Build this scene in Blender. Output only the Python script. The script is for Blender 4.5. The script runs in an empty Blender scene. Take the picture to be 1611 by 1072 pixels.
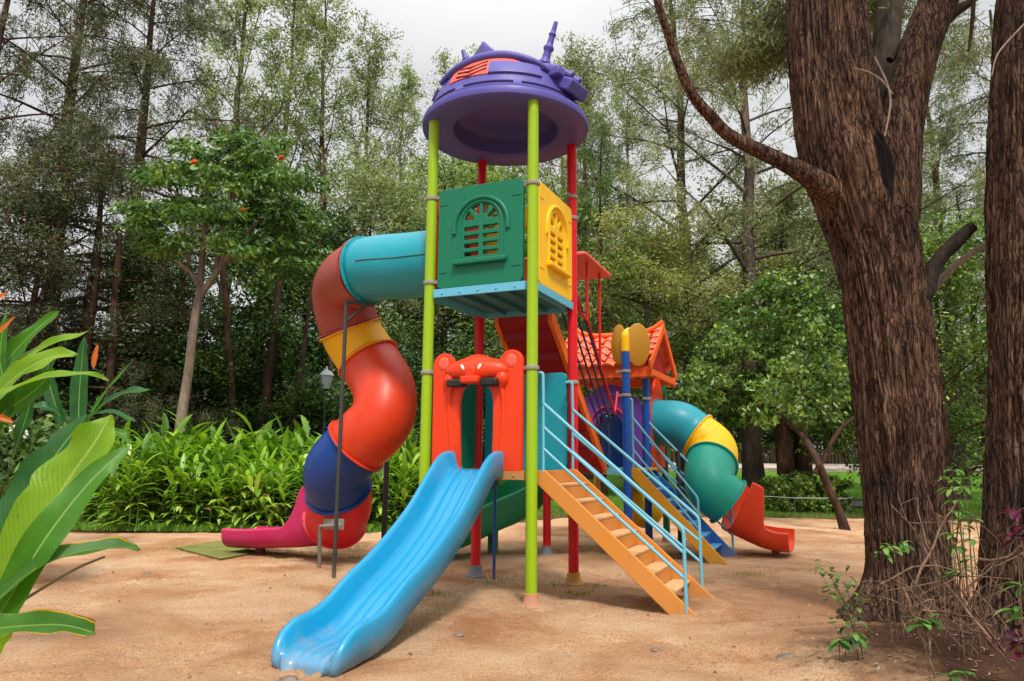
import bpy, math, random
import numpy as np
from mathutils import Vector, Matrix

SC = bpy.context.scene
COL = SC.collection
PI = math.pi
D = math.radians
# ------------------------------------------------------------ camera
CAM_H, PITCH, ROLL, FPX = 1.356, 0.1605, 0.009, 1151.4
_fw = np.array([0, math.cos(PITCH), math.sin(PITCH)])
_up0 = np.array([0, -math.sin(PITCH), math.cos(PITCH)])
_r0 = np.array([1.0, 0, 0])
_r = _r0 * math.cos(ROLL) + _up0 * math.sin(ROLL)
_u = -_r0 * math.sin(ROLL) + _up0 * math.cos(ROLL)
cd = bpy.data.cameras.new('camera')
cam = bpy.data.objects.new('camera', cd)
COL.objects.link(cam)
cd.sensor_width = 36.0
cd.lens = 36.0 * FPX / 1611.0
cd.clip_start = 0.05
cd.clip_end = 2000
cam.matrix_world = Matrix(((_r[0], _u[0], -_fw[0], 0), (_r[1], _u[1], -_fw[1], 0), (_r[2], _u[2], -_fw[2], CAM_H), (0, 0, 0, 1)))
SC.camera = cam

def at(px, py, Y):
    """pixel of the photograph (1611 wide) at forward distance Y -> world point"""
    d = _fw + _r * (px - 805.5) / FPX - _u * (py - 536) / FPX
    t = Y / d[1]
    return Vector((d[0] * t, Y, CAM_H + d[2] * t))

# ------------------------------------------------------------ light
SUN_EL, SUN_AZ = math.radians(56), math.radians(168)      # azimuth clockwise from +Y
SUN_STR, SKY_STR, EXPO = 2.5, 0.112, 0.62
world = bpy.data.worlds.new('World')
SC.world = world
world.use_nodes = True
nt = world.node_tree
nt.nodes.clear()
sky = nt.nodes.new('ShaderNodeTexSky')
sky.sky_type = 'NISHITA'
sky.sun_disc = False
sky.sun_elevation = SUN_EL
sky.sun_rotation = SUN_AZ
sky.air_density = 1.0
sky.dust_density = 3.0
hs = nt.nodes.new('ShaderNodeHueSaturation')
hs.inputs['Saturation'].default_value = 0.12
tc = nt.nodes.new('ShaderNodeTexCoord')
nz = nt.nodes.new('ShaderNodeTexNoise')
nz.inputs['Scale'].default_value = 2.2
nz.inputs['Detail'].default_value = 5
nz.inputs['Roughness'].default_value = 0.5
mp = nt.nodes.new('ShaderNodeMapping')
mp.inputs['Scale'].default_value = (1, 1, 2.4)
cr = nt.nodes.new('ShaderNodeValToRGB')
cr.color_ramp.elements[0].position = 0.3
cr.color_ramp.elements[0].color = (8.3, 8.45, 8.8, 1)
cr.color_ramp.elements[1].position = 0.72
cr.color_ramp.elements[1].color = (10.0, 10.0, 10.0, 1)
mx = nt.nodes.new('ShaderNodeMix')
mx.data_type = 'RGBA'
mx.inputs[0].default_value = 0.82
bg = nt.nodes.new('ShaderNodeBackground')
bg.inputs['Strength'].default_value = SKY_STR
wo = nt.nodes.new('ShaderNodeOutputWorld')
L = nt.links.new
L(sky.outputs[0], hs.inputs['Color'])
L(tc.outputs['Generated'], mp.inputs[0])
L(mp.outputs[0], nz.inputs['Vector'])
L(nz.outputs['Fac'], cr.inputs[0])
L(hs.outputs[0], mx.inputs[6])
L(cr.outputs[0], mx.inputs[7])
# an overcast sky is brightest overhead
sxyz = nt.nodes.new('ShaderNodeSeparateXYZ')
zr = nt.nodes.new('ShaderNodeMapRange')
zr.inputs[1].default_value = 0.48
zr.inputs[2].default_value = 1.0
zr.inputs[3].default_value = 0.54
zr.inputs[4].default_value = 1.5
vm_ = nt.nodes.new('ShaderNodeVectorMath')
vm_.operation = 'SCALE'
L(tc.outputs['Generated'], sxyz.inputs[0])
L(sxyz.outputs['Z'], zr.inputs[0])
L(mx.outputs[2], vm_.inputs[0])
L(zr.outputs[0], vm_.inputs['Scale'])
L(vm_.outputs[0], bg.inputs['Color'])
L(bg.outputs[0], wo.inputs['Surface'])
sd = bpy.data.lights.new('sun', 'SUN')
sd.energy = SUN_STR
sd.angle = math.radians(10)
sd.color = (1.0, 0.96, 0.9)
so = bpy.data.objects.new('sun', sd)
so.rotation_euler = (PI / 2 - SUN_EL, 0, PI - SUN_AZ)
so.location = (0, 0, 30)
COL.objects.link(so)
SC.view_settings.view_transform = 'Standard'
SC.view_settings.look = 'None'
SC.view_settings.exposure = EXPO
SC.view_settings.gamma = 1.0
SC.cycles.max_bounces = 6
SC.cycles.diffuse_bounces = 3
SC.cycles.glossy_bounces = 3
SC.cycles.transmission_bounces = 3
SC.cycles.transparent_max_bounces = 4
SC.cycles.caustics_reflective = False
SC.cycles.caustics_refractive = False

# ------------------------------------------------------------ object helpers
def tag(o, label=None, cat=None, group=None, kind=None):
    if label: o['label'] = label
    if cat: o['category'] = cat
    if group: o['group'] = group
    if kind: o['kind'] = kind
    return o

def empty(name, loc=(0, 0, 0), rz=0.0):
    o = bpy.data.objects.new(name, None)
    COL.objects.link(o)
    o.location = loc
    o.rotation_euler = (0, 0, rz)
    o.empty_display_size = 0.2
    return o

def link_mesh(name, me, mat, parent=None, smooth=False):
    o = bpy.data.objects.new(name, me)
    COL.objects.link(o)
    if mat is not None and not me.materials:
        me.materials.append(mat)
    if smooth:
        me.polygons.foreach_set('use_smooth', [True] * len(me.polygons))
    if parent is not None:
        o.parent = parent
    return o

def np_mesh(name, V, F):
    """V (n,3) F (m,k) arrays, all faces with k corners"""
    V = np.asarray(V, dtype=np.float32)
    F = np.asarray(F, dtype=np.int32)
    me = bpy.data.meshes.new(name)
    m, k = F.shape
    me.vertices.add(len(V))
    me.vertices.foreach_set('co', V.ravel())
    me.loops.add(m * k)
    me.loops.foreach_set('vertex_index', F.ravel())
    me.polygons.add(m)
    me.polygons.foreach_set('loop_start', np.arange(0, m * k, k, dtype=np.int32))
    me.polygons.foreach_set('loop_total', np.full(m, k, dtype=np.int32))
    me.update(calc_edges=True)
    return me

class MB:
    """collects shapes and links them as ONE mesh object"""
    def __init__(self):
        self.v = []
        self.f = []
    def add(self, vs, fs):
        n = len(self.v)
        self.v += [tuple(p) for p in vs]
        self.f += [tuple(i + n for i in q) for q in fs]
    def box(self, x0, x1, y0, y1, z0, z1, M=None):
        vs = [Vector((x, y, z)) for x in (x0, x1) for y in (y0, y1) for z in (z0, z1)]
        if M is not None: vs = [M @ p for p in vs]
        self.add(vs, [(0, 1, 3, 2), (4, 6, 7, 5), (0, 4, 5, 1), (2, 3, 7, 6), (0, 2, 6, 4), (1, 5, 7, 3)])
    def tube(self, pts, rad, n=12, caps=True):
        pts = [Vector(p) for p in pts]
        if not hasattr(rad, '__len__'): rad = [rad] * len(pts)
        m = len(pts)
        T = [((pts[min(i + 1, m - 1)] - pts[max(i - 1, 0)]).normalized()) for i in range(m)]
        up = Vector((0, 0, 1)) if abs(T[0].z) < 0.9 else Vector((1, 0, 0))
        a = T[0].cross(up).normalized()
        vs = []
        for i in range(m):
            a = (a - T[i] * a.dot(T[i])).normalized()
            b = T[i].cross(a)
            for k in range(n):
                t = 2 * PI * k / n
                vs.append(pts[i] + (a * math.cos(t) + b * math.sin(t)) * rad[i])
        fs = []
        for i in range(m - 1):
            for k in range(n):
                fs.append((i * n + k, i * n + (k + 1) % n, (i + 1) * n + (k + 1) % n, (i + 1) * n + k))
        if caps:
            fs.append(tuple(range(n))[::-1])
            fs.append(tuple((m - 1) * n + k for k in range(n)))
        self.add(vs, fs)
    def lathe(self, prof, n=32, c=(0, 0, 0), M=None):
        """prof list of (r,z); r=0 ends make fans"""
        c = Vector(c)
        vs = []
        idx = []
        for r, z in prof:
            if r < 1e-5:
                idx.append([len(vs)] * n)
                vs.append(Vector((0, 0, z)))
            else:
                idx.append(list(range(len(vs), len(vs) + n)))
                for k in range(n):
                    t = 2 * PI * k / n
                    vs.append(Vector((r * math.cos(t), r * math.sin(t), z)))
        fs = []
        for i in range(len(prof) - 1):
            for k in range(n):
                q = [idx[i][k], idx[i][(k + 1) % n], idx[i + 1][(k + 1) % n], idx[i + 1][k]]
                q2 = []
                for x in q:
                    if x not in q2: q2.append(x)
                if len(q2) > 2: fs.append(tuple(q2))
        if M is not None: vs = [M @ p for p in vs]
        self.add([p + c for p in vs], fs)
    def sphere(self, c, r, n=16, m=10, sc=(1, 1, 1), M=None):
        prof = [(math.sin(PI * i / m), -math.cos(PI * i / m)) for i in range(m + 1)]
        prof[0] = (0, -1); prof[-1] = (0, 1)
        S = Matrix.Diagonal((r * sc[0], r * sc[1], r * sc[2], 1))
        self.lathe(prof, n, c, S if M is None else M @ S)
    def sweep(self, pts, rights, ups, prof_fn, caps=True):
        """closed loop profile of (a,b) swept along pts"""
        m = len(pts)
        vs = []
        n = None
        for i in range(m):
            pr = prof_fn(i / (m - 1))
            n = len(pr)
            for a, b in pr:
                vs.append(Vector(pts[i]) + Vector(rights[i]) * a + Vector(ups[i]) * b)
        fs = []
        for i in range(m - 1):
            for k in range(n):
                fs.append((i * n + k, i * n + (k + 1) % n, (i + 1) * n + (k + 1) % n, (i + 1) * n + k))
        if caps:
            fs.append(tuple(range(n))[::-1])
            fs.append(tuple((m - 1) * n + k for k in range(n)))
        self.add(vs, fs)
    def build(self, name, mat, parent=None, smooth=False, bevel=0, seg=2, ang=35, label=None, subsurf=0):
        me = bpy.data.meshes.new(name)
        me.from_pydata(self.v, [], self.f)
        me.update()
        o = link_mesh(name, me, mat, parent)
        if bevel:
            b = o.modifiers.new('b', 'BEVEL')
            b.width = bevel; b.segments = seg; b.limit_method = 'ANGLE'; b.angle_limit = math.radians(ang)
        if subsurf:
            s = o.modifiers.new('s', 'SUBSURF')
            s.levels = s.render_levels = subsurf
        if smooth or bevel or subsurf:
            for p in me.polygons: p.use_smooth = True
            if not subsurf:
                try:
                    me.set_sharp_from_angle(angle=math.radians(ang + 5))
                except Exception:
                    pass
        if label: o['label'] = label
        return o

def catmull(P, n=10, closed=False):
    P = [Vector(p) for p in P]
    Q = [P[0] * 2 - P[1]] + P + [P[-1] * 2 - P[-2]]
    out = []
    for i in range(1, len(Q) - 2):
        p0, p1, p2, p3 = Q[i - 1], Q[i], Q[i + 1], Q[i + 2]
        for k in range(n):
            t = k / n
            out.append(0.5 * ((2 * p1) + (p2 - p0) * t + (2 * p0 - 5 * p1 + 4 * p2 - p3) * t * t + (3 * p1 - p0 - 3 * p2 + p3) * t ** 3))
    out.append(P[-1])
    return out

def fillet(P, r=0.05, n=5):
    P = [Vector(p) for p in P]
    out = [P[0]]
    for i in range(1, len(P) - 1):
        a, b, c = P[i - 1], P[i], P[i + 1]
        d1 = (a - b); d2 = (c - b)
        rr = min(r, d1.length * 0.45, d2.length * 0.45)
        s = b + d1.normalized() * rr
        e = b + d2.normalized() * rr
        for k in range(n + 1):
            t = k / n
            out.append(s * (1 - t) ** 2 + b * 2 * t * (1 - t) + e * t * t)
    out.append(P[-1])
    return out

def panel2d(name, loops, thick, bevel, M, mat, parent, label=None):
    """flat panel with holes from closed 2D loops (x,z), extruded; M places it"""
    cu = bpy.data.curves.new(name, 'CURVE')
    cu.dimensions = '2D'
    cu.fill_mode = 'BOTH'
    cu.extrude = max(thick / 2 - bevel, 0.001)
    cu.bevel_depth = bevel
    cu.bevel_resolution = 1
    for lp in loops:
        s = cu.splines.new('POLY')
        s.points.add(len(lp) - 1)
        for i, (x, z) in enumerate(lp): s.points[i].co = (x, z, 0, 1)
        s.use_cyclic_u = True
    tmp = bpy.data.objects.new('tmp', cu)
    me = bpy.data.meshes.new_from_object(tmp)
    bpy.data.objects.remove(tmp)
    me.name = name
    me.materials.clear()
    me.transform(M)
    o = link_mesh(name, me, mat, parent)
    for p in me.polygons: p.use_smooth = True
    try: me.set_sharp_from_angle(angle=math.radians(40))
    except Exception: pass
    if label: o['label'] = label
    return o

# ------------------------------------------------------------ materials
def new_mat(name):
    m = bpy.data.materials.new(name)
    m.use_nodes = True
    t = m.node_tree
    p = t.nodes['Principled BSDF']
    return m, t, p

def node(t, typ, **kw):
    n = t.nodes.new(typ)
    for k, v in kw.items(): setattr(n, k, v)
    return n

def ramp(t, stops, interp='LINEAR'):
    n = t.nodes.new('ShaderNodeValToRGB')
    e = n.color_ramp.elements
    n.color_ramp.interpolation = interp
    e[0].position, e[0].color = stops[0][0], (*stops[0][1], 1)
    e[1].position, e[1].color = stops[1][0], (*stops[1][1], 1)
    for p, c in stops[2:]:
        x = e.new(p); x.color = (*c, 1)
    return n

def noise(t, scale, detail=4, rough=0.55, vec=None, dist=0.0):
    n = t.nodes.new('ShaderNodeTexNoise')
    n.inputs['Scale'].default_value = scale
    n.inputs['Detail'].default_value = detail
    n.inputs['Roughness'].default_value = rough
    n.inputs['Distortion'].default_value = dist
    if vec is not None: t.links.new(vec, n.inputs['Vector'])
    return n

def mixc(t, fac, a, b, mode='MIX'):
    n = t.nodes.new('ShaderNodeMix')
    n.data_type = 'RGBA'
    n.blend_type = mode
    for s, v in ((n.inputs[0], fac), (n.inputs[6], a), (n.inputs[7], b)):
        if hasattr(v, 'is_linked') or hasattr(v, 'links'): t.links.new(v, s)
        elif isinstance(v, (int, float)): s.default_value = v
        else: s.default_value = (*v, 1)
    return n.outputs[2]

def plastic(name, col, rough=0.38, dirt=0.25, fade=0.12, scale=1.0, spec=0.32, coat=0.03, dust=(0.42, 0.27, 0.16)):
    m, t, p = new_mat(name)
    co = node(t, 'ShaderNodeTexCoord')
    v = co.outputs['Object']
    n1 = noise(t, 1.7 * scale, 5, 0.6, v)
    r1 = ramp(t, [(0.35, (0, 0, 0)), (0.75, (1, 1, 1))])
    t.links.new(n1.outputs['Fac'], r1.inputs[0])
    lum = sum(col) / 3
    faded = tuple(min(1, c * 0.85 + lum * 0.12 + 0.03) for c in col)
    mul = node(t, 'ShaderNodeMath', operation='MULTIPLY')
    mul.inputs[1].default_value = fade * 2
    t.links.new(r1.outputs[0], mul.inputs[0])
    c1 = mixc(t, mul.outputs[0], col, faded)
    n2 = noise(t, 9 * scale, 8, 0.7, v, 0.6)
    r2 = ramp(t, [(0.56, (0, 0, 0)), (0.78, (1, 1, 1))])
    t.links.new(n2.outputs['Fac'], r2.inputs[0])
    mul2 = node(t, 'ShaderNodeMath', operation='MULTIPLY')
    mul2.inputs[1].default_value = dirt
    t.links.new(r2.outputs[0], mul2.inputs[0])
    dc = tuple(0.55 * c + 0.45 * d for c, d in zip(col, dust))
    c2 = mixc(t, mul2.outputs[0], c1, dc)
    # mud splashed up from the sand: the lowest hand's breadth of everything that stands in it
    sz = node(t, 'ShaderNodeSeparateXYZ')
    t.links.new(v, sz.inputs[0])
    n5 = noise(t, 11, 5, 0.7, v)
    zz = node(t, 'ShaderNodeMath', operation='MULTIPLY_ADD')
    t.links.new(n5.outputs['Fac'], zz.inputs[0]); zz.inputs[1].default_value = -0.42
    t.links.new(sz.outputs['Z'], zz.inputs[2])
    zm = node(t, 'ShaderNodeMapRange')
    zm.inputs[1].default_value = -0.05; zm.inputs[2].default_value = -0.20
    zm.inputs[3].default_value = 0.0; zm.inputs[4].default_value = 0.36
    t.links.new(zz.outputs[0], zm.inputs[0])
    c2 = mixc(t, zm.outputs[0], c2, (0.33, 0.21, 0.125))
    # rain streaks running down the sides
    mst_ = node(t, 'ShaderNodeMapping'); mst_.inputs['Scale'].default_value = (1, 1, .07)
    t.links.new(v, mst_.inputs[0])
    n7 = noise(t, 9, 5, 0.65, mst_.outputs[0], 0.2)
    r7 = ramp(t, [(0.54, (0, 0, 0)), (0.72, (1, 1, 1))])
    t.links.new(n7.outputs['Fac'], r7.inputs[0])
    m7 = node(t, 'ShaderNodeMath', operation='MULTIPLY'); m7.inputs[1].default_value = min(.3, dirt * .9)
    t.links.new(r7.outputs[0], m7.inputs[0])
    c2 = mixc(t, m7.outputs[0], c2, tuple(.6 * a_ + .4 * b_ for a_, b_ in zip(col, (.16, .11, .085))))
    # fine scuffs
    mps = node(t, 'ShaderNodeMapping'); mps.inputs['Scale'].default_value = (1, .12, .12); mps.inputs['Rotation'].default_value = (.3, .2, .5)
    t.links.new(v, mps.inputs[0])
    n6 = noise(t, 60, 3, 0.6, mps.outputs[0], 0.3)
    r6 = ramp(t, [(0.66, (0, 0, 0)), (0.74, (1, 1, 1))])
    t.links.new(n6.outputs['Fac'], r6.inputs[0])
    m6 = node(t, 'ShaderNodeMath', operation='MULTIPLY'); m6.inputs[1].default_value = min(.5, dirt * 1.2)
    t.links.new(r6.outputs[0], m6.inputs[0])
    c2 = mixc(t, m6.outputs[0], c2, tuple(min(1, c * .7 + .14) for c in col))
    t.links.new(c2, p.inputs['Base Color'])
    rr = node(t, 'ShaderNodeMapRange')
    rr.inputs[3].default_value = rough - 0.08
    rr.inputs[4].default_value = rough + 0.22
    n3 = noise(t, 5 * scale, 6, 0.6, v)
    t.links.new(n3.outputs['Fac'], rr.inputs[0])
    t.links.new(rr.outputs[0], p.inputs['Roughness'])
    p.inputs['Specular IOR Level'].default_value = spec
    p.inputs['Coat Weight'].default_value = coat
    p.inputs['Coat Roughness'].default_value = 0.2
    bp = node(t, 'ShaderNodeBump')
    bp.inputs['Strength'].default_value = 0.06
    bp.inputs['Distance'].default_value = 0.02
    n4 = noise(t, 28 * scale, 3, 0.5, v)
    t.links.new(n4.outputs['Fac'], bp.inputs['Height'])
    t.links.new(bp.outputs[0], p.inputs['Normal'])
    return m

def leaf_mat(name, cols, rough=0.5, trans=0.3, noise_scale=0.6, spec=0.3, dead=None):
    """leaf colours vary leaf by leaf, clump by clump and tree by tree"""
    m, t, p = new_mat(name)
    g = node(t, 'ShaderNodeNewGeometry')
    oi = node(t, 'ShaderNodeObjectInfo')
    co = node(t, 'ShaderNodeTexCoord')
    n1 = noise(t, noise_scale, 3, 0.6, co.outputs['Object'])
    a = node(t, 'ShaderNodeMath', operation='MULTIPLY_ADD')
    t.links.new(g.outputs['Random Per Island'], a.inputs[0])
    a.inputs[1].default_value = 0.5
    a.inputs[2].default_value = -0.25
    b = node(t, 'ShaderNodeMath', operation='ADD')
    t.links.new(a.outputs[0], b.inputs[0])
    t.links.new(n1.outputs['Fac'], b.inputs[1])
    c = node(t, 'ShaderNodeMath', operation='MULTIPLY_ADD')
    t.links.new(oi.outputs['Random'], c.inputs[0])
    c.inputs[1].default_value = 0.2
    c.inputs[2].default_value = -0.1
    d = node(t, 'ShaderNodeMath', operation='ADD')
    t.links.new(b.outputs[0], d.inputs[0])
    t.links.new(c.outputs[0], d.inputs[1])
    k = len(cols)
    r = ramp(t, [(0.2 + 0.6 * i / (k - 1), cols[i]) for i in range(k)])
    t.links.new(d.outputs[0], r.inputs[0])
    colr = r.outputs[0]
    if dead:
        gt = node(t, 'ShaderNodeMath', operation='GREATER_THAN')
        ms = node(t, 'ShaderNodeMath', operation='MULTIPLY'); ms.inputs[1].default_value = 7.13
        fr = node(t, 'ShaderNodeMath', operation='FRACT')
        t.links.new(g.outputs['Random Per Island'], ms.inputs[0])
        t.links.new(ms.outputs[0], fr.inputs[0])
        t.links.new(fr.outputs[0], gt.inputs[0])
        gt.inputs[1].default_value = 1 - dead[1]
        colr = mixc(t, gt.outputs[0], colr, dead[0])
    t.links.new(colr, p.inputs['Base Color'])
    p.inputs['Roughness'].default_value = rough
    p.inputs['Specular IOR Level'].default_value = spec
    tr = node(t, 'ShaderNodeBsdfTranslucent')
    tcol = mixc(t, 1.0, colr, (1.25, 1.3, 0.7), 'MULTIPLY')
    t.links.new(tcol, tr.inputs['Color'])
    ms = node(t, 'ShaderNodeMixShader')
    ms.inputs[0].default_value = trans
    t.links.new(p.outputs[0], ms.inputs[1])
    t.links.new(tr.outputs[0], ms.inputs[2])
    out = t.nodes['Material Output']
    t.links.new(ms.outputs[0], out.inputs['Surface'])
    return m

def bark_mat(name, c1, c2, c3, vscale=9.0, zs=0.12, bump=1.0, dist=0.04, crack=0):
    m, t, p = new_mat(name)
    co = node(t, 'ShaderNodeTexCoord')
    mpn = node(t, 'ShaderNodeMapping')
    mpn.inputs['Scale'].default_value = (1, 1, zs)
    t.links.new(co.outputs['Object'], mpn.inputs[0])
    n1 = noise(t, vscale, 9, 0.68, mpn.outputs[0], 0.5)
    n2 = noise(t, vscale * 2.6, 6, 0.7, mpn.outputs[0], 0.8)
    ad = node(t, 'ShaderNodeMath', operation='MULTIPLY_ADD')
    t.links.new(n2.outputs['Fac'], ad.inputs[0]); ad.inputs[1].default_value = 0.55
    sc_ = node(t, 'ShaderNodeMath', operation='MULTIPLY'); sc_.inputs[1].default_value = 0.6
    t.links.new(n1.outputs['Fac'], sc_.inputs[0])
    t.links.new(sc_.outputs[0], ad.inputs[2])
    hgt = ad.outputs[0]
    if crack:
        # deep fissures that part the bark into long plates
        wv = noise(t, 2.2, 4, 0.6, co.outputs['Object'])
        wa = node(t, 'ShaderNodeVectorMath', operation='MULTIPLY_ADD')
        t.links.new(wv.outputs['Color'], wa.inputs[0]); wa.inputs[1].default_value = (.16, .16, .5)
        t.links.new(co.outputs['Object'], wa.inputs[2])
        mpc = node(t, 'ShaderNodeMapping'); mpc.inputs['Scale'].default_value = (1, 1, .085)
        t.links.new(wa.outputs[0], mpc.inputs[0])
        vo = node(t, 'ShaderNodeTexVoronoi', feature='DISTANCE_TO_EDGE'); vo.inputs['Scale'].default_value = crack
        t.links.new(mpc.outputs[0], vo.inputs['Vector'])
        cm_ = node(t, 'ShaderNodeMapRange'); cm_.inputs[1].default_value = 0.0; cm_.inputs[2].default_value = 0.16
        t.links.new(vo.outputs['Distance'], cm_.inputs[0])
        ca = node(t, 'ShaderNodeMath', operation='MULTIPLY_ADD')
        t.links.new(cm_.outputs[0], ca.inputs[0]); ca.inputs[1].default_value = 0.17
        t.links.new(ad.outputs[0], ca.inputs[2])
        sb_ = node(t, 'ShaderNodeMath', operation='SUBTRACT'); t.links.new(ca.outputs[0], sb_.inputs[0]); sb_.inputs[1].default_value = 0.125
        hgt = sb_.outputs[0]
    r = ramp(t, [(0.42, c1), (0.56, c2), (0.72, c3)])
    t.links.new(hgt, r.inputs[0])
    n3 = noise(t, 1.3, 5, 0.6, co.outputs['Object'])
    r3 = ramp(t, [(0.35, (0.62, 0.62, 0.66)), (0.7, (1.25, 1.15, 1.05))])
    t.links.new(n3.outputs['Fac'], r3.inputs[0])
    cc = mixc(t, 1.0, r.outputs[0], r3.outputs[0], 'MULTIPLY')
    t.links.new(cc, p.inputs['Base Color'])
    p.inputs['Roughness'].default_value = 0.9
    p.inputs['Specular IOR Level'].default_value = 0.15
    bp = node(t, 'ShaderNodeBump')
    bp.inputs['Strength'].default_value = bump
    bp.inputs['Distance'].default_value = dist
    t.links.new(hgt, bp.inputs['Height'])
    t.links.new(bp.outputs[0], p.inputs['Normal'])
    return m

M = {}
M['green'] = plastic('lime_paint', (0.27, 0.44, 0.004), 0.32, 0.22, 0.08)
M['red'] = plastic('red_paint', (0.60, 0.004, 0.010), 0.3, 0.08, 0.04)
M['blue'] = plastic('blue_paint', (0.004, 0.075, 0.36), 0.3, 0.1, 0.05)
M['dgreen'] = plastic('dark_green_paint', (0.01, 0.13, 0.045), 0.35)
M['slide_blue'] = plastic('sky_blue_plastic', (0.001, 0.245, 0.46), 0.3, 0.16, 0.12, coat=0.5)
M['teal'] = plastic('teal_plastic', (0.006, 0.28, 0.35), 0.36, 0.26, 0.22)
M['tealgreen'] = plastic('sea_green_plastic', (0.008, 0.31, 0.22), 0.34, 0.12, 0.15)
M['panel_green'] = plastic('green_plastic', (0.001, 0.15, 0.075), 0.4, 0.1, 0.06)
M['slide_green'] = plastic('bright_green_plastic', (0.006, 0.21, 0.09), 0.36, 0.12, 0.1)
M['yellow'] = plastic('yellow_plastic', (0.88, 0.50, 0.001), 0.4, 0.05, 0.03)
M['yellow_tube'] = plastic('golden_plastic', (0.80, 0.42, 0.001), 0.4, 0.15, 0.08)
M['mustard'] = plastic('mustard_plastic', (0.5, 0.24, 0.012), 0.45, 0.2, 0.1)
M['orange'] = plastic('orange_plastic', (0.72, 0.04, 0.003), 0.38, 0.12, 0.06)
M['orange_tube'] = plastic('orange_red_plastic', (0.62, 0.038, 0.004), 0.36, 0.2, 0.14)
M['brown_tube'] = plastic('faded_brick_plastic', (0.33, 0.05, 0.035), 0.42, 0.35, 0.3)
M['navy'] = plastic('navy_plastic', (0.003, 0.04, 0.21), 0.36, 0.3, 0.12, dust=(0.2, 0.12, 0.12))
M['red_pl'] = plastic('red_plastic', (0.62, 0.012, 0.02), 0.38, 0.15, 0.1)
M['pink'] = plastic('pink_plastic', (0.47, 0.008, 0.095), 0.4, 0.15, 0.25)
M['purple'] = plastic('purple_plastic', (0.085, 0.072, 0.32), 0.42, 0.2, 0.12)
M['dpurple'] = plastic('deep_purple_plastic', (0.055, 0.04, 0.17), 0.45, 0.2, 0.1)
M['violet'] = plastic('violet_plastic', (0.115, 0.045, 0.29), 0.42, 0.12, 0.1)
M['red_face'] = plastic('red_orange_decal', (0.72, 0.10, 0.055), 0.45, 0.2, 0.2)
M['maroon'] = plastic('maroon_plastic', (0.15, 0.008, 0.02), 0.5)
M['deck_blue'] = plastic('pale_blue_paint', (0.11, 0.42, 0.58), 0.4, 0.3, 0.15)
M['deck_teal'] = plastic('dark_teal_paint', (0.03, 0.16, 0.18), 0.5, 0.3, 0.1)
M['rail_blue'] = plastic('light_blue_paint', (0.13, 0.42, 0.54), 0.4, 0.35, 0.2, 3.0)
M['stair_orange'] = plastic('ochre_paint', (0.58, 0.22, 0.03), 0.5, 0.55, 0.2)
M['tread'] = plastic('worn_ochre_paint', (0.60, 0.32, 0.13), 0.65, 0.95, 0.4, 1.6, dust=(0.5, 0.38, 0.3))
M['stair_yellow'] = plastic('yellow_paint', (0.68, 0.32, 0.01), 0.5, 0.5, 0.15)
M['stair_blue'] = plastic('stair_blue_paint', (0.015, 0.12, 0.40), 0.45, 0.3, 0.2)
M['tread_blue'] = plastic('worn_blue_paint', (0.08, 0.30, 0.50), 0.6, 0.6, 0.3)
M['deck_wood'] = plastic('deck_edge_paint', (0.42, 0.19, 0.05), 0.6, 0.6, 0.3)
M['stair_red'] = plastic('dark_red_paint', (0.30, 0.005, 0.008), 0.45, 0.1, 0.05)
M['rail_orange'] = plastic('bright_orange_paint', (0.85, 0.16, 0.01), 0.4, 0.1, 0.05)
M['bars'] = plastic('dark_blue_paint', (0.008, 0.03, 0.10), 0.45)
M['clamp'] = plastic('grey_clamp', (0.27, 0.24, 0.22), 0.55, 0.5, 0.2, 4)
M['pole_dark'] = plastic('dark_grey_steel', (0.03, 0.035, 0.035), 0.5, 0.3, 0.2)
M['pole_grey'] = plastic('grey_steel', (0.12, 0.11, 0.10), 0.5, 0.5, 0.2)
M['boot_clay'] = plastic('clay_boot', (0.48, 0.20, 0.11), 0.75, 0.8, 0.3, 2, dust=(0.5, 0.3, 0.18))
M['boot_yellow'] = plastic('yellow_boot', (0.58, 0.28, 0.03), 0.6, 0.5, 0.3, 2)
M['boot_blue'] = plastic('grey_blue_boot', (0.16, 0.20, 0.26), 0.6, 0.5, 0.3, 2)
M['lamp_glass'] = plastic('lamp_glass', (0.30, 0.33, 0.35), 0.3)
M['white'] = plastic('white_paint', (0.75, 0.72, 0.68), 0.5)
M['black'] = plastic('black_plastic', (0.012, 0.012, 0.013), 0.5)
M['rooftile'] = plastic('tile_orange_plastic', (0.78, 0.15, 0.055), 0.4, 0.15, 0.2)
M['roof_orange'] = plastic('roof_orange_plastic', (0.80, 0.11, 0.01), 0.4, 0.12, 0.1)
# ------------------------------------------------------------ ground
rng = np.random.default_rng(7)

class VNoise:
    """smooth value noise on numpy arrays"""
    def __init__(self, seed):
        self.g = np.random.default_rng(seed).random((256, 256))
    def __call__(self, x, y):
        x = np.asarray(x, float); y = np.asarray(y, float)
        xi = np.floor(x).astype(int); yi = np.floor(y).astype(int)
        fx = x - xi; fy = y - yi
        fx = fx * fx * (3 - 2 * fx); fy = fy * fy * (3 - 2 * fy)
        g = self.g
        a = g[xi & 255, yi & 255]; b = g[(xi + 1) & 255, yi & 255]
        c = g[xi & 255, (yi + 1) & 255]; d = g[(xi + 1) & 255, (yi + 1) & 255]
        return (a * (1 - fx) + b * fx) * (1 - fy) + (c * (1 - fx) + d * fx) * fy
VN = VNoise(3)
def fbm(x, y, o=4, s=1.0):
    r = 0; a = 0.5
    for i in range(o):
        r = r + a * (VN(x * s + 17 * i, y * s + 31 * i) - 0.5) * 2
        s *= 2.1; a *= 0.5
    return r

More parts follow.
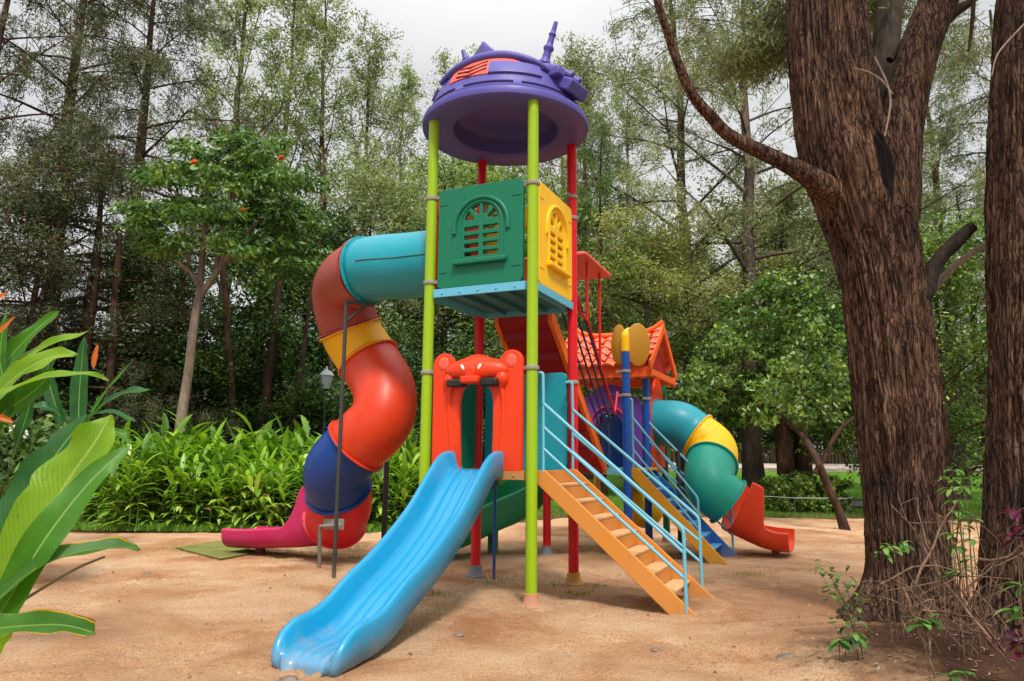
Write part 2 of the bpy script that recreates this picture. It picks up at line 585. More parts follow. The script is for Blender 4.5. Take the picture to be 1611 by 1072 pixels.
def terrain(x, y):
    """lie of the land: flat at the playground, rising gently beyond it"""
    x = np.asarray(x, float); y = np.asarray(y, float)
    t = np.clip((y - 22) / 40.0, 0, 1)
    return 1.25 * t * t * (3 - 2 * t) + np.clip(y - 62, 0, 200) * 0.01

_fr = random.Random(44)
FOOT = []
for _t in range(34):                     # trails of footprints
    _x, _y, _a = _fr.uniform(-4.5, 4.5), _fr.uniform(3.0, 11.5), _fr.uniform(0, 6.28)
    for _k in range(_fr.randrange(4, 10)):
        _s = 1 if _k % 2 else -1
        FOOT.append((_x - math.sin(_a) * .10 * _s, _y + math.cos(_a) * .10 * _s, _a + _fr.uniform(-.2, .2), _fr.uniform(.75, 1.05)))
        _x += math.cos(_a) * .42; _y += math.sin(_a) * .42; _a += _fr.uniform(-.25, .25)
def edge_far(x):
    t = np.clip((np.asarray(x, float) + 3.5) / 6.5, 0, 1)
    t = t * t * (3 - 2 * t)
    return 13.9 + t * 4.6

def sand_h(x, y):
    big = fbm(x, y, 3, 0.55) * 0.022
    mid = fbm(x + 40, y, 3, 2.3) * 0.010
    rough = np.clip(fbm(x + 9, y + 5, 2, 0.5) + 0.9 * np.exp(-(((x - 2.7) / 1.2) ** 2 + ((y - 7.2) / 1.5) ** 2)), 0, 1.3)
    foot = fbm(x, y + 90, 4, 4.2) * 0.042 * (0.30 + rough) - 0.012 * np.clip(fbm(x + 77, y * 1.4, 2, 3.1) - .12, 0, 1) * 3
    mound = 0.13 * np.exp(-(((x - 3.6) / 1.1) ** 2 + ((y - 5.7) / 1.0) ** 2)) + 0.06 * np.exp(-(((x - 2.6) / 0.8) ** 2 + ((y - 5.0) / 0.9) ** 2))
    pit = -0.05 * np.exp(-(((x + 1.45) / 0.5) ** 2 + ((y - 4.9) / 0.35) ** 2))
    heap = 0
    for (px_, py_) in ((.202, 7.199), (-.892, 7.693), (.696, 8.292), (-.398, 8.787), (2.0, 6.9), (1.55, 6.65), (-2.2, 8.7)):
        q = (x - px_) ** 2 + (y - py_) ** 2
        heap = heap + 0.030 * np.exp(-q / .035) - 0.014 * np.exp(-q / .16)
    steps = 0
    for (fx, fy, fa, fs) in FOOT:
        m_ = (np.abs(x - fx) < .4) & (np.abs(y - fy) < .4)
        if not np.any(m_): continue
        dx = (x - fx) * math.cos(fa) + (y - fy) * math.sin(fa); dy = -(x - fx) * math.sin(fa) + (y - fy) * math.cos(fa)
        q = (dx / (.14 * fs)) ** 2 + (dy / (.055 * fs)) ** 2
        steps = steps + np.where(m_, -0.030 * np.exp(-q ** 1.5) + 0.012 * np.exp(-((np.sqrt(q) - 1.45) / .3) ** 2), 0)
    return 0.012 + big + mid + foot + mound + pit * 0.6 + heap + steps

# base soil sheet to the horizon
gx_ = np.concatenate([np.linspace(-400, -45, 12), np.linspace(-40, 40, 81), np.linspace(45, 400, 12)])
gy_ = np.concatenate([np.linspace(-30, -3, 5), np.linspace(-2, 80, 83), np.linspace(90, 600, 16)])
X_, Y_ = np.meshgrid(gx_, gy_, indexing='ij')
lawn_low = -0.10 * (1 / (1 + np.exp((Y_ - edge_far(X_)) * 2.2))) 
Z_ = terrain(X_, Y_) + 0.02 + lawn_low * 1.3
def grid_faces(nx, ny):
    i, j = np.meshgrid(np.arange(nx - 1), np.arange(ny - 1), indexing='ij')
    a = (i * ny + j).ravel()
    return np.stack([a, a + ny, a + ny + 1, a + 1], 1)
def grass_ground_mat():
    m, t, p = new_mat('lawn_ground')
    co = node(t, 'ShaderNodeTexCoord')
    v = co.outputs['Object']
    n1 = noise(t, 0.35, 6, 0.6, v)
    r1 = ramp(t, [(0.3, (0.045, 0.11, 0.012)), (0.5, (0.085, 0.20, 0.014)), (0.72, (0.13, 0.25, 0.02))])
    t.links.new(n1.outputs['Fac'], r1.inputs[0])
    n2 = noise(t, 40, 5, 0.7, v)
    r2 = ramp(t, [(0.3, (0.55, 0.6, 0.5)), (0.7, (1.25, 1.2, 1.1))])
    t.links.new(n2.outputs['Fac'], r2.inputs[0])
    c = mixc(t, 1.0, r1.outputs[0], r2.outputs[0], 'MULTIPLY')
    n3 = noise(t, 0.8, 5, 0.6, v)
    sx = node(t, 'ShaderNodeSeparateXYZ'); t.links.new(v, sx.inputs[0])
    mr = node(t, 'ShaderNodeMapRange')
    mr.inputs[1].default_value = 24; mr.inputs[2].default_value = 17
    t.links.new(sx.outputs['Y'], mr.inputs[0])
    ad = node(t, 'ShaderNodeMath', operation='MULTIPLY_ADD')
    t.links.new(mr.outputs[0], ad.inputs[0]); ad.inputs[1].default_value = 0.42
    t.links.new(n3.outputs['Fac'], ad.inputs[2])
    rm = ramp(t, [(0.66, (0, 0, 0)), (0.82, (1, 1, 1))])
    t.links.new(ad.outputs[0], rm.inputs[0])
    c2 = mixc(t, rm.outputs[0], c, (0.13, 0.075, 0.04))
    t.links.new(c2, p.inputs['Base Color'])
    p.inputs['Roughness'].default_value = 0.95
    p.inputs['Specular IOR Level'].default_value = 0.1
    bp = node(t, 'ShaderNodeBump'); bp.inputs['Strength'].default_value = 0.7; bp.inputs['Distance'].default_value = 0.05
    t.links.new(n2.outputs['Fac'], bp.inputs['Height']); t.links.new(bp.outputs[0], p.inputs['Normal'])
    return m
me = np_mesh('lawn', np.stack([X_.ravel(), Y_.ravel(), Z_.ravel()], 1), grid_faces(len(gx_), len(gy_)))
tag(link_mesh('lawn', me, grass_ground_mat(), None, True), kind='structure')

def sand_mat():
    m, t, p = new_mat('sand')
    co = node(t, 'ShaderNodeTexCoord')
    v = co.outputs['Object']
    n1 = noise(t, 0.9, 8, 0.62, v, 0.4)
    r1 = ramp(t, [(0.34, (0.54, 0.26, 0.125)), (0.46, (0.73, 0.42, 0.23)), (0.58, (0.82, 0.53, 0.32)), (0.74, (0.86, 0.62, 0.42))])
    t.links.new(n1.outputs['Fac'], r1.inputs[0])
    n2 = noise(t, 55, 6, 0.75, v)
    r2 = ramp(t, [(0.33, (0.42, 0.37, 0.34)), (0.48, (0.95, 0.94, 0.93)), (0.72, (1.16, 1.16, 1.14))])
    t.links.new(n2.outputs['Fac'], r2.inputs[0])
    c = mixc(t, 1.0, r1.outputs[0], r2.outputs[0], 'MULTIPLY')
    # small dark grains and litter
    n3 = noise(t, 130, 2, 0.5, v)
    n3b = noise(t, 1.6, 4, 0.6, v)
    ad = node(t, 'ShaderNodeMath', operation='MULTIPLY_ADD')
    t.links.new(n3b.outputs['Fac'], ad.inputs[0]); ad.inputs[1].default_value = 0.45
    t.links.new(n3.outputs['Fac'], ad.inputs[2])
    r3 = ramp(t, [(0.84, (0, 0, 0)), (0.92, (.6, .6, .6))])
    t.links.new(ad.outputs[0], r3.inputs[0])
    c = mixc(t, r3.outputs[0], c, (0.16, 0.085, 0.05))
    # reddish patches of damp soil
    n4 = noise(t, 0.55, 5, 0.6, v, 0.7)
    r4 = ramp(t, [(0.50, (0, 0, 0)), (0.66, (0.6, 0.6, 0.6))])
    t.links.new(n4.outputs['Fac'], r4.inputs[0])
    c = mixc(t, r4.outputs[0], c, (0.44, 0.215, 0.10))
    # reddish churned soil between the stairs and the big tree
    mpr = node(t, 'ShaderNodeMapping')
    mpr.inputs['Location'].default_value = (-2.9 / 1.5, -7.4 / 1.9, 0)
    mpr.inputs['Scale'].default_value = (1 / 1.5, 1 / 1.9, 0)
    t.links.new(v, mpr.inputs[0])
    lr = node(t, 'ShaderNodeVectorMath', operation='LENGTH'); t.links.new(mpr.outputs[0], lr.inputs[0])
    nr = noise(t, 3.2, 7, 0.7, v, 0.5)
    ar = node(t, 'ShaderNodeMath', operation='MULTIPLY_ADD'); t.links.new(nr.outputs['Fac'], ar.inputs[0]); ar.inputs[1].default_value = 1.6; t.links.new(lr.outputs['Value'], ar.inputs[2])
    mr_ = node(t, 'ShaderNodeMapRange'); mr_.inputs[1].default_value = 1.75; mr_.inputs[2].default_value = 1.2; mr_.inputs[4].default_value = .8
    t.links.new(ar.outputs[0], mr_.inputs[0])
    c = mixc(t, mr_.outputs[0], c, mixc(t, nr.outputs['Fac'], (0.22, 0.09, 0.04), (0.58, 0.31, 0.16)))
    # dark humus round the foot of the big trees
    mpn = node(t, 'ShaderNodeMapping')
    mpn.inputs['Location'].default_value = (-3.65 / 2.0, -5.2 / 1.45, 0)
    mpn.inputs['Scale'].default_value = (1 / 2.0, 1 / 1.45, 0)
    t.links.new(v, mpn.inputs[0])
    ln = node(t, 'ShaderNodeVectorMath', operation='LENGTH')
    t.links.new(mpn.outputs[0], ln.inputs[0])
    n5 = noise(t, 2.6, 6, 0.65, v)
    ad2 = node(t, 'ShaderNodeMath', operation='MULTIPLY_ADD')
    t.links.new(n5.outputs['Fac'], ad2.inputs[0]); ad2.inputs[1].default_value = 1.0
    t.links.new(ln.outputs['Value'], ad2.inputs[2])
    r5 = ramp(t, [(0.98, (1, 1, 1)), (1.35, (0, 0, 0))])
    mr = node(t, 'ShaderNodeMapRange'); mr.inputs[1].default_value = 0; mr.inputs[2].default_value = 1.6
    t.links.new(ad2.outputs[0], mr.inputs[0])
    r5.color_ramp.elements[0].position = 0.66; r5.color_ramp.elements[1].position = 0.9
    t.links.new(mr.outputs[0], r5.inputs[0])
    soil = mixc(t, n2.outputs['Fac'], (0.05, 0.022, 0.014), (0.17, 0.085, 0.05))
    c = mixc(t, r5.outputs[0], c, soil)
    t.links.new(c, p.inputs['Base Color'])
    p.inputs['Roughness'].default_value = 0.95
    p.inputs['Specular IOR Level'].default_value = 0.12
    n6 = noise(t, 18, 8, 0.75, v)
    ad3 = node(t, 'ShaderNodeMath', operation='MULTIPLY_ADD')
    t.links.new(n2.outputs['Fac'], ad3.inputs[0]); ad3.inputs[1].default_value = 0.5
    t.links.new(n6.outputs['Fac'], ad3.inputs[2])
    bp = node(t, 'ShaderNodeBump'); bp.inputs['Strength'].default_value = 1.0; bp.inputs['Distance'].default_value = 0.06
    t.links.new(ad3.outputs[0], bp.inputs['Height']); t.links.new(bp.outputs[0], p.inputs['Normal'])
    return m
sx = np.linspace(-11, 12, 640)
sy = np.concatenate([np.linspace(-3, 2.5, 60)[:-1], np.linspace(2.5, 12, 380)[:-1], np.linspace(12, 20.5, 150)])
X_, Y_ = np.meshgrid(sx, sy, indexing='ij')
dist = np.minimum(edge_far(X_) + fbm(X_, Y_, 3, 0.8) * 0.5 - Y_, np.minimum(X_ + 9.6, 11.2 - X_) + fbm(X_ + 5, Y_, 2, 0.7) * 0.5)
Z_ = sand_h(X_, Y_) - np.clip(0.45 - dist, 0, 3) * 0.32
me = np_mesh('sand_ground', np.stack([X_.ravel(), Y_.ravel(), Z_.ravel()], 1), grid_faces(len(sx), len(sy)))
tag(link_mesh('sand_ground', me, sand_mat(), None, True), kind='structure')

# ------------------------------------------------------------ the play structure
A = 0.424
PS = empty('play_structure', (0.202, 7.199, 0), -A)
tag(PS, 'multicoloured playground tower with a purple domed roof, twisting tube slides, a blue slide and stairs', 'playground')
MPS = Matrix.Translation(PS.location) @ Matrix.Rotation(-A, 4, 'Z')
def loc(p):
    return MPS.inverted() @ Vector(p)
DK, UP, TOP = 1.24, 3.13, 5.085
PR = 0.057

def collar(x, y, z, parent, tabs=()):
    mb = MB()
    mb.lathe([(PR + .001, z - .022), (PR + .013, z - .019), (PR + .016, z), (PR + .013, z + .019), (PR + .001, z + .022)], 20, (x, y, 0))
    for dx, dy in tabs:
        M2 = Matrix.Translation((x, y, 0)) @ Matrix.Rotation(math.atan2(dy, dx), 4, 'Z')
        mb.box(PR + .01, PR + .085, -.012, .012, z - .017, z + .017, M2)
        mb.lathe([(0, .012), (.009, .012), (.009, .022), (0, .024)], 8, (0, 0, 0), M2 @ Matrix.Translation((PR + .05, 0, z)) @ Matrix.Rotation(PI / 2, 4, 'X'))
    mb.build('collar', M['clamp'], parent, bevel=.003)

def post(x, y, h, mat, boot=None, bury=0.02, collars=()):
    mb = MB()
    mb.tube([(x, y, -0.12), (x, y, h * .5), (x, y, h)], PR, 24)
    o = mb.build('post', M[mat], PS, smooth=True, bevel=.004)
    if boot:
        b = MB()
        g0 = bury
        b.lathe([(PR + .002, g0 + .13), (PR + .014, g0 + .125), (PR + .018, g0 + .06), (PR + .022, g0 + .055), (PR + .03, g0 + .03), (PR + .06, g0 + .015), (PR + .065, g0 - .03)], 24, (x, y, 0))
        b.build('base_cover', M[boot], o, smooth=True)
    for z, tabs in collars: collar(x, y, z, o, tabs)
    return o
XI, XO, YI, YO = (-1, 0), (1, 0), (0, 1), (0, -1)
post(0, 0, TOP, 'green', 'boot_clay', -.02, [(4.165, [XI, YI]), (2.25, [XI])])
post(-1.2, 0, TOP, 'green', 'boot_clay', .0, [(4.165, [XO]), (3.22, [XO]), (2.25, [XO])])
post(0, 1.2, TOP, 'red', 'boot_yellow', .01, [(4.42, [YO]), (4.16, [YO]), (2.22, [YO])])
post(-1.2, 1.2, TOP, 'red', 'boot_blue', .01, [(2.26, [XO])])

# decks
def deck(x0, x1, y0, y1, z, mat_rim, mat_under, parent=PS, h=.085, name='deck'):
    mb = MB()
    mb.box(x0, x1, y0, y1, z - .02, z)
    for a in range(1, 4):
        xx = x0 + (x1 - x0) * a / 4
        mb.box(xx - .015, xx + .015, y0 + .02, y1 - .02, z - h * .8, z - .022)
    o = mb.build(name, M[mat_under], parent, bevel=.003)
    r = MB()
    for (a0, a1, b0, b1) in ((x0 - .003, x1 + .003, y0 - .018, y0 + .004), (x0 - .003, x1 + .003, y1 - .004, y1 + .018), (x0 - .018, x0 - .004, y0 + .006, y1 - .006), (x1 + .004, x1 + .018, y0 + .006, y1 - .006)):
        r.box(a0, a1, b0, b1, z - h, z + .004)
    for k in range(5):
        xx = x0 + (x1 - x0) * (k + .5) / 5
        r.lathe([(0, .012), (.010, .010), (.012, 0)], 8, (0, 0, 0), Matrix.Translation((xx, y0 - .018, z - .045)) @ Matrix.Rotation(PI / 2, 4, 'X'))
        r.lathe([(0, .012), (.010, .010), (.012, 0)], 8, (0, 0, 0), Matrix.Translation((x1 + .018, y0 + (y1 - y0) * (k + .5) / 5, z - .045)) @ Matrix.Rotation(PI / 2, 4, 'Y'))
    r.build('deck_rim', M[mat_rim], o, bevel=.003)
    return o
deck(-1.13, -.07, -.02, 1.22, UP, 'deck_blue', 'deck_teal')
# widen the upper deck between the posts on the stair face
mb = MB(); mb.box(-.066, .02, .07, 1.13, UP - .02, UP - .001); mb.box(.019, .036, .075, 1.125, UP - .083, UP + .003)
mb.build('deck_edge', M['deck_blue'], PS, bevel=.003)
mb = MB(); mb.box(-1.22, -1.134, .07, 1.13, UP - .02, UP - .001); mb.box(-1.236, -1.219, .075, 1.125, UP - .083, UP + .003)
mb.build('deck_edge', M['deck_blue'], PS, bevel=.003)
deck(-1.13, -.07, -.02, 1.22, DK, 'deck_wood', 'deck_teal')
mb = MB(); mb.box(-.066, .03, .07, 1.13, DK - .02, DK - .001)
mb.build('deck_edge', M['deck_wood'], PS, bevel=.003)

# panel frames: MF = front-left face (y=0), MR = right face (x=0)
def face_y(y):      # 2D (x,z) -> (x, y, z), thickness along y
    return Matrix(((1, 0, 0, 0), (0, 0, -1, y), (0, 1, 0, 0), (0, 0, 0, 1)))
def face_x(x):      # 2D (u,z) -> (x, u, z)
    return Matrix(((0, 0, 1, x), (1, 0, 0, 0), (0, 1, 0, 0), (0, 0, 0, 1)))
def rrect(x0, x1, z0, z1, r, n=5, corners=(1, 1, 1, 1)):
    out = []
    for (cx, cz, a0, on) in ((x1 - r, z0 + r, -90, corners[0]), (x1 - r, z1 - r, 0, corners[1]), (x0 + r, z1 - r, 90, corners[2]), (x0 + r, z0 + r, 180, corners[3])):
        if on:
            for k in range(n + 1):
                t = math.radians(a0 + 90 * k / n)
                out.append((cx + r * math.cos(t), cz + r * math.sin(t)))
        else:
            t = math.radians(a0 + 45)
            out.append((cx + r * 1.414 * math.cos(t), cz + r * 1.414 * math.sin(t)))
    return out
def arc(cx, cz, r, a0, a1, n=16):
    return [(cx + r * math.cos(math.radians(a0 + (a1 - a0) * k / n)), cz + r * math.sin(math.radians(a0 + (a1 - a0) * k / n))) for k in range(n + 1)]

def window_panel(x0, x1, z0, z1, Mx, mat, sgn):
    """moulded panel with an arched lattice window; Mx maps the panel plane, sgn = outward side"""
    cx = (x0 + x1) / 2 + .015
    cz = z0 + .665
    ro = .205
    zb = z0 + .30
    loops = [rrect(x0, x1, z0, z1, .05)]
    for k in range(4):
        a0 = 8 + k * 43; a1 = a0 + 35
        loops.append(arc(cx, cz + .02, ro, a0, a1, 6) + arc(cx, cz + .02, .085, a1 - 3, a0 + 3, 3))
    rows = 4
    hh = (cz - zb) / rows
    for i in range(rows):
        for (a, b) in ((cx - ro, cx - .018), (cx + .018, cx + ro)):
            loops.append([(a, zb + i * hh + .012), (b, zb + i * hh + .012), (b, zb + (i + 1) * hh - .018), (a, zb + (i + 1) * hh - .018)])
    o = panel2d('window_panel', loops, .055, .008, Mx, M[mat], PS)
    # hood moulding
    mb = MB()
    pts = arc(cx, cz - .03, .315, 0, 180, 20)
    mb.tube([Mx @ Vector((a, b, .03 * sgn)) for a, b in [(pts[0][0], pts[0][1] - .06)] + pts + [(pts[-1][0], pts[-1][1] - .06)]], .026, 10)
    mb.build('hood_moulding', M[mat], o, smooth=True)
    fr = MB()
    pts = arc(cx, cz, .245, 0, 180, 18)
    fr.tube([Mx @ Vector((a, b, .026 * sgn)) for a, b in [(cx + .245, zb - .03)] + pts + [(cx - .245, zb - .03)]], .017, 8)
    fr.build('window_frame', M[mat], o, smooth=True)
    s = MB()
    q = [Mx @ Vector((a, b, c * sgn)) for a in (cx - .31, cx + .31) for b in (zb - .075, zb - .02) for c in (.02, .085)]
    s.add(q, [(0, 1, 3, 2), (4, 6, 7, 5), (0, 4, 5, 1), (2, 3, 7, 6), (0, 2, 6, 4), (1, 5, 7, 3)])
    s.build('sill', M[mat], o, bevel=.012)
    # recessed corner joints
    for (a, b) in ((x0 + .06, z1 - .17), (x1 - .06, z1 - .17), (x0 + .06, z0 + .17), (x1 - .06, z0 + .17)):
        c_ = MB()
        q = [Mx @ Vector((a + u, b + v, w * sgn)) for u in (-.05, .05) for v in (-.006, .006) for w in (.02, .034)]
        c_.add(q, [(0, 1, 3, 2), (4, 6, 7, 5), (0, 4, 5, 1), (2, 3, 7, 6), (0, 2, 6, 4), (1, 5, 7, 3)])
        c_.build('corner_rib', M[mat], o, bevel=.004)
    return o
wp = window_panel(-1.085, -.105, UP + .01, UP + 1.10, face_y(-.005), 'panel_green', 1)
wp['label'] = 'green panel with an arched lattice window'
wp = window_panel(.105, 1.095, UP + .01, UP + 1.10, face_x(.005), 'yellow', 1)
wp['label'] = 'yellow panel with an arched lattice window'

# red entry panel with tube hole at the left side of the upper deck
hole = arc(.6, UP + .48, .37, 0, 360, 32)[:-1]
panel2d('tube_panel', [rrect(.10, 1.10, UP + .01, UP + 1.08, .06), hole], .05, .008, face_x(-1.2), M['orange'], PS, 'red orange panel round the mouth of the tube slide')
# yellow arch panel at the back of the upper deck (entry from the red steps)
op = [(-.95, UP + .02)] + arc(-.6, UP + .66, .35, 180, 0, 16) + [(-.25, UP + .02)]
outl = [(-1.1, UP + .01), (-.955, UP + .01)] + [(-.955, UP + .02)] + arc(-.6, UP + .64, .355, 180, 0, 16) + [(-.245, UP + .01), (-.10, UP + .01), (-.10, UP + .98)] + arc(-.6, UP + .72, .52, 32, 148, 14) + [(-1.1, UP + .98)]
panel2d('arch_panel', [outl], .05, .008, face_y(1.21), M['yellow'], PS, 'yellow arch at the head of the red steps')

# lower deck closed panels: green (left side) and teal (back)
panel2d('side_panel', [rrect(.10, 1.10, DK + .005, 2.33, .06)], .045, .008, face_x(-1.2), M['panel_green'], PS)
panel2d('side_panel', [rrect(-1.09, -.07, DK + .005, 2.33, .06)], .045, .008, face_y(1.2), M['teal'], PS, 'teal panel at the back of the lower deck')

# orange animal head panel over the slide
cxp = -.60
op_r, op_z = .19, 2.02
outl = [(-1.09, DK + .004), (-.785, DK + .004), (-.80, 1.6), (cxp - .205, 1.9)] + arc(cxp, 1.95, .20, 165, 15, 10) + [(cxp + .205, 1.9), (-.395, 1.6), (-.41, DK + .004), (-.105, DK + .004), (-.10, 2.28)] \
    + arc(-.212, 2.315, .112, 0, 165, 12) + arc(cxp, 2.08, .315, 52, 128, 12) + arc(-.982, 2.315, .112, 15, 180, 12) + [(-1.092, 2.2)]
hp = panel2d('animal_head_panel', [outl], .06, .014, face_y(-.01), M['orange'], PS, 'orange panel moulded as the head of a cat-like animal')
mb = MB()      # raised brow and muzzle
mb.sphere((cxp, -.02, 2.24), 1, 32, 16, (.37, .145, .135))
mb.sphere((cxp - .29, -.03, 2.15), 1, 16, 10, (.08, .09, .09))
mb.sphere((cxp + .29, -.03, 2.15), 1, 16, 10, (.08, .09, .09))
mb.sphere((cxp, -.02, 2.33), 1, 20, 10, (.22, .10, .06))
mb.build('muzzle', M['orange'], hp, smooth=True)
mb = MB()
mb.box(cxp - .10, cxp + .10, -.215, -.10, 2.10, 2.175)
mb.box(cxp - .055, cxp + .055, -.195, -.10, 2.16, 2.27)
mb.build('nose', M['orange'], hp, bevel=.022, seg=3)
for s in (-1, 1):
    mb = MB(); mb.sphere((cxp + s * .095, -.158, 2.265), 1, 12, 8, (1, 1, 1), Matrix.Rotation(D(28 * s), 4, 'Y') @ Matrix.Diagonal((.017, .014, .034, 1))); mb.build('eye', M['white'], hp, smooth=True)
    mb = MB(); mb.box(cxp + s * .19 - .095, cxp + s * .19 + .095, -.158, -.03, 2.075, 2.15); mb.build('mouth_slot', M['black'], hp, bevel=.016)
    mb = MB()     # cheek fold: a long rib down each side of the opening
    xs = cxp + s * .30
    mb.tube(catmull([(xs - s * .02, -.05, 2.12), (xs + s * .005, -.03, 1.9), (xs - s * .005, -.025, 1.65), (xs - s * .03, -.02, 1.42), (xs - s * .04, -.018, 1.27)], 6), .026, 10)
    mb.build('cheek_fold', M['orange'], hp, smooth=True)
    mb = MB()
    xe = -.212 if s > 0 else -.982
    mb.sphere((xe, -.04, 2.33), 1, 16, 8, (.062, .012, .07)); mb.build('inner_ear', M['red_face'], hp, smooth=True)

# ---- domed roof
RC = (-.60, .60, 0)
mb = MB()
z0 = TOP - .015
prof = [(0, z0 + .34), (.25, z0 + .33), (.50, z0 + .30), (.585, z0 + .24), (.60, z0 + .20), (.605, z0 + .03), (.63, z0 + .012), (.82, z0), (.93, z0), (.955, z0 + .02), (.962, z0 + .06), (.95, z0 + .10), (.915, z0 + .12),
        (.885, z0 + .135), (.885, z0 + .165), (.87, z0 + .18), (.85, z0 + .24), (.825, z0 + .33), (.785, z0 + .42), (.725, z0 + .51), (.64, z0 + .59), (.53, z0 + .655), (.40, z0 + .71), (.27, z0 + .745), (.14, z0 + .765), (0, z0 + .772)]
mb.lathe(prof, 72, RC)
roof = mb.build('dome_roof', M['purple'], PS, smooth=True, label='purple dome shaped like a robot head')
for p in roof.data.polygons: p.use_smooth = True
def dome_r(z):
    pr = [(q[0], q[1]) for q in prof[13:]]
    for (r1, za), (r2, zb2) in zip(pr[:-1], pr[1:]):
        if za <= z <= zb2: return r1 + (r2 - r1) * (z - za) / (zb2 - za + 1e-9)
    return 0
def dp(th, z, off=0.0):
    r = dome_r(z) + off
    return Vector((RC[0] + r * math.cos(th), RC[1] + r * math.sin(th), z))
def dome_patch(th0, th1, za, zb, off, thick, n=24, m=6, zf=None):
    """a sheet that follows the dome; zf(t) may shape its top edge"""
    vs, fs = [], []
    for layer in (off, off - thick):
        for i in range(n + 1):
            th = th0 + (th1 - th0) * i / n
            b = zb if zf is None else zf(i / n)
            for j in range(m + 1):
                z = za + (b - za) * j / m
                v = dp(th, z, layer); v.z += layer * .5
                vs.append(v)
    N = (n + 1) * (m + 1)
    for i in range(n):
        for j in range(m):
            a = i * (m + 1) + j
            fs.append((a, a + m + 1, a + m + 2, a + 1))
            fs.append((N + a, N + a + 1, N + a + m + 2, N + a + m + 1))
    for i in range(n):
        for j in (0, m):
            a = i * (m + 1) + j
            fs.append((a, a + m + 1, N + a + m + 1, N + a))
    for j in range(m):
        for i in (0, n):
            a = i * (m + 1) + j
            fs.append((a, a + 1, N + a + 1, N + a))
    mb = MB(); mb.add(vs, fs)
    return mb
D = math.radians
thf = D(-76)         # the way the face looks
dome_patch(thf - D(36), thf + D(26), z0 + .30, z0 + .62, .008, .02, zf=lambda t: z0 + .46 + .13 * math.sin(PI * min(1, max(0, t)))).build('face_plate', M['red_face'], roof, smooth=True)
dome_patch(thf + D(-2), thf + D(38), z0 + .30, z0 + .545, .02, .03, zf=lambda t: z0 + .47 - .02 * t).build('cheek_plate', M['purple'], roof, smooth=True)
# chevron grooves of the face
for k in range(3):
    mb = MB()
    zc = z0 + .325 + k * .058
    c = thf - D(16)
    mb.tube([dp(c - D(13), zc + .02, .012), dp(c - D(2), zc - .012, .014), dp(c + D(12), zc + .05, .012)], .0115, 6)
    mb.build('chevron', M['maroon'], roof)
# visor: a thick curved brim above the face
mb = MB()
pts = []
for k in range(25):
    t = k / 24
    th = thf - D(50) + D(100) * t
    z = z0 + .40 + .20 * math.sin(PI * t) ** .8
    q = dp(th, z, .035); pts.append(q)
mb.tube(pts, [.026 + .030 * math.sin(PI * k / 24) for k in range(25)], 10)
mb.build('visor', M['purple'], roof, smooth=True)
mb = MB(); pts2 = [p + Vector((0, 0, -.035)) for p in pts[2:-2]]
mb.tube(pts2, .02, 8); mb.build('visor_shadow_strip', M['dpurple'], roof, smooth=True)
# brim slots
for (a, b) in ((-150, -104), (-96, -60), (-54, -15), (-6, 30), (170, 205)):
    mb = MB(); mb.tube([dp(D(a + (b - a) * k / 10), z0 + .195, .006) for k in range(11)], .013, 8)
    mb.build('brim_slot', M['dpurple'], roof, smooth=True)
mb = MB(); mb.tube([dp(D(-146), z0 + .32, .01), dp(D(-141), z0 + .44, .012)], .03, 8); mb.build('side_slot', M['dpurple'], roof, smooth=True)
# antennas
def antenna(base, tip, r0, mat='purple'):
    base, tip = Vector(base), Vector(tip)
    pts, rad = [], []
    n = 26
    for k in range(n + 1):
        t = k / n
        pts.append(base.lerp(tip, t))
        rr = r0 * (1 - .62 * t)
        if k in (6, 7, 13, 14, 20): rr *= 1.45
        rad.append(rr)
    mb = MB(); mb.tube(pts, rad, 12)
    mb.build('antenna', M[mat], roof, smooth=True)
antenna((-.16, .60, z0 + .62), (.02, .62, z0 + 1.27), .062)
antenna((-1.02, .62, z0 + .60), (-1.19, .62, z0 + 1.20), .07)
# crest: a wedge on top
mb = MB()
b0 = z0 + .62
mb.add([(-1.02, .22, b0), (-.38, .10, b0), (-.36, .75, b0), (-1.0, .78, b0), (-.74, .26, z0 + 1.03), (-.70, .70, z0 + 1.0)], [(0, 1, 4), (1, 2, 5, 4), (2, 3, 5), (3, 0, 4, 5), (0, 3, 2, 1)])
mb.build('crest', M['purple'], roof, bevel=.02)
mb = MB(); mb.add([(-.88, .182, b0 + .13), (-.58, .122, b0 + .13), (-.74, .205, z0 + .93), (-.88, .24, b0 + .13), (-.58, .18, b0 + .13), (-.74, .26, z0 + .93)], [(0, 1, 2), (5, 4, 3), (0, 3, 4, 1), (1, 4, 5, 2), (2, 5, 3, 0)])
mb.build('crest_inset', M['dpurple'], roof)
# side gun: block and two barrels on the right shoulder
mb = MB()
Mg = Matrix.Translation((-.60, .60, 0)) @ Matrix.Rotation(D(-12), 4, 'Z')
mb.box(.66, 1.0, -.16, .20, z0 + .26, z0 + .40, Mg @ Matrix.Translation((.83, 0, z0 + .33)) @ Matrix.Rotation(D(28), 4, 'Y') @ Matrix.Translation((-.83, 0, -z0 - .33)))
mb.build('shoulder_block', M['purple'], roof, bevel=.02)
for q in (-.10, .06):
    mb = MB()
    mb.tube([Mg @ Vector((.50, q - .12, z0 + .60)), Mg @ Vector((.72, q, z0 + .54)), Mg @ Vector((.93, q + .06, z0 + .40))], [.035, .05, .05], 12)
    mb.build('barrel', M['purple'], roof, smooth=True, bevel=.006)
mb = MB(); mb.box(.74, .90, -.26, -.12, z0 + .36, z0 + .47, Mg); mb.build('shoulder_pod', M['purple'], roof, bevel=.02)

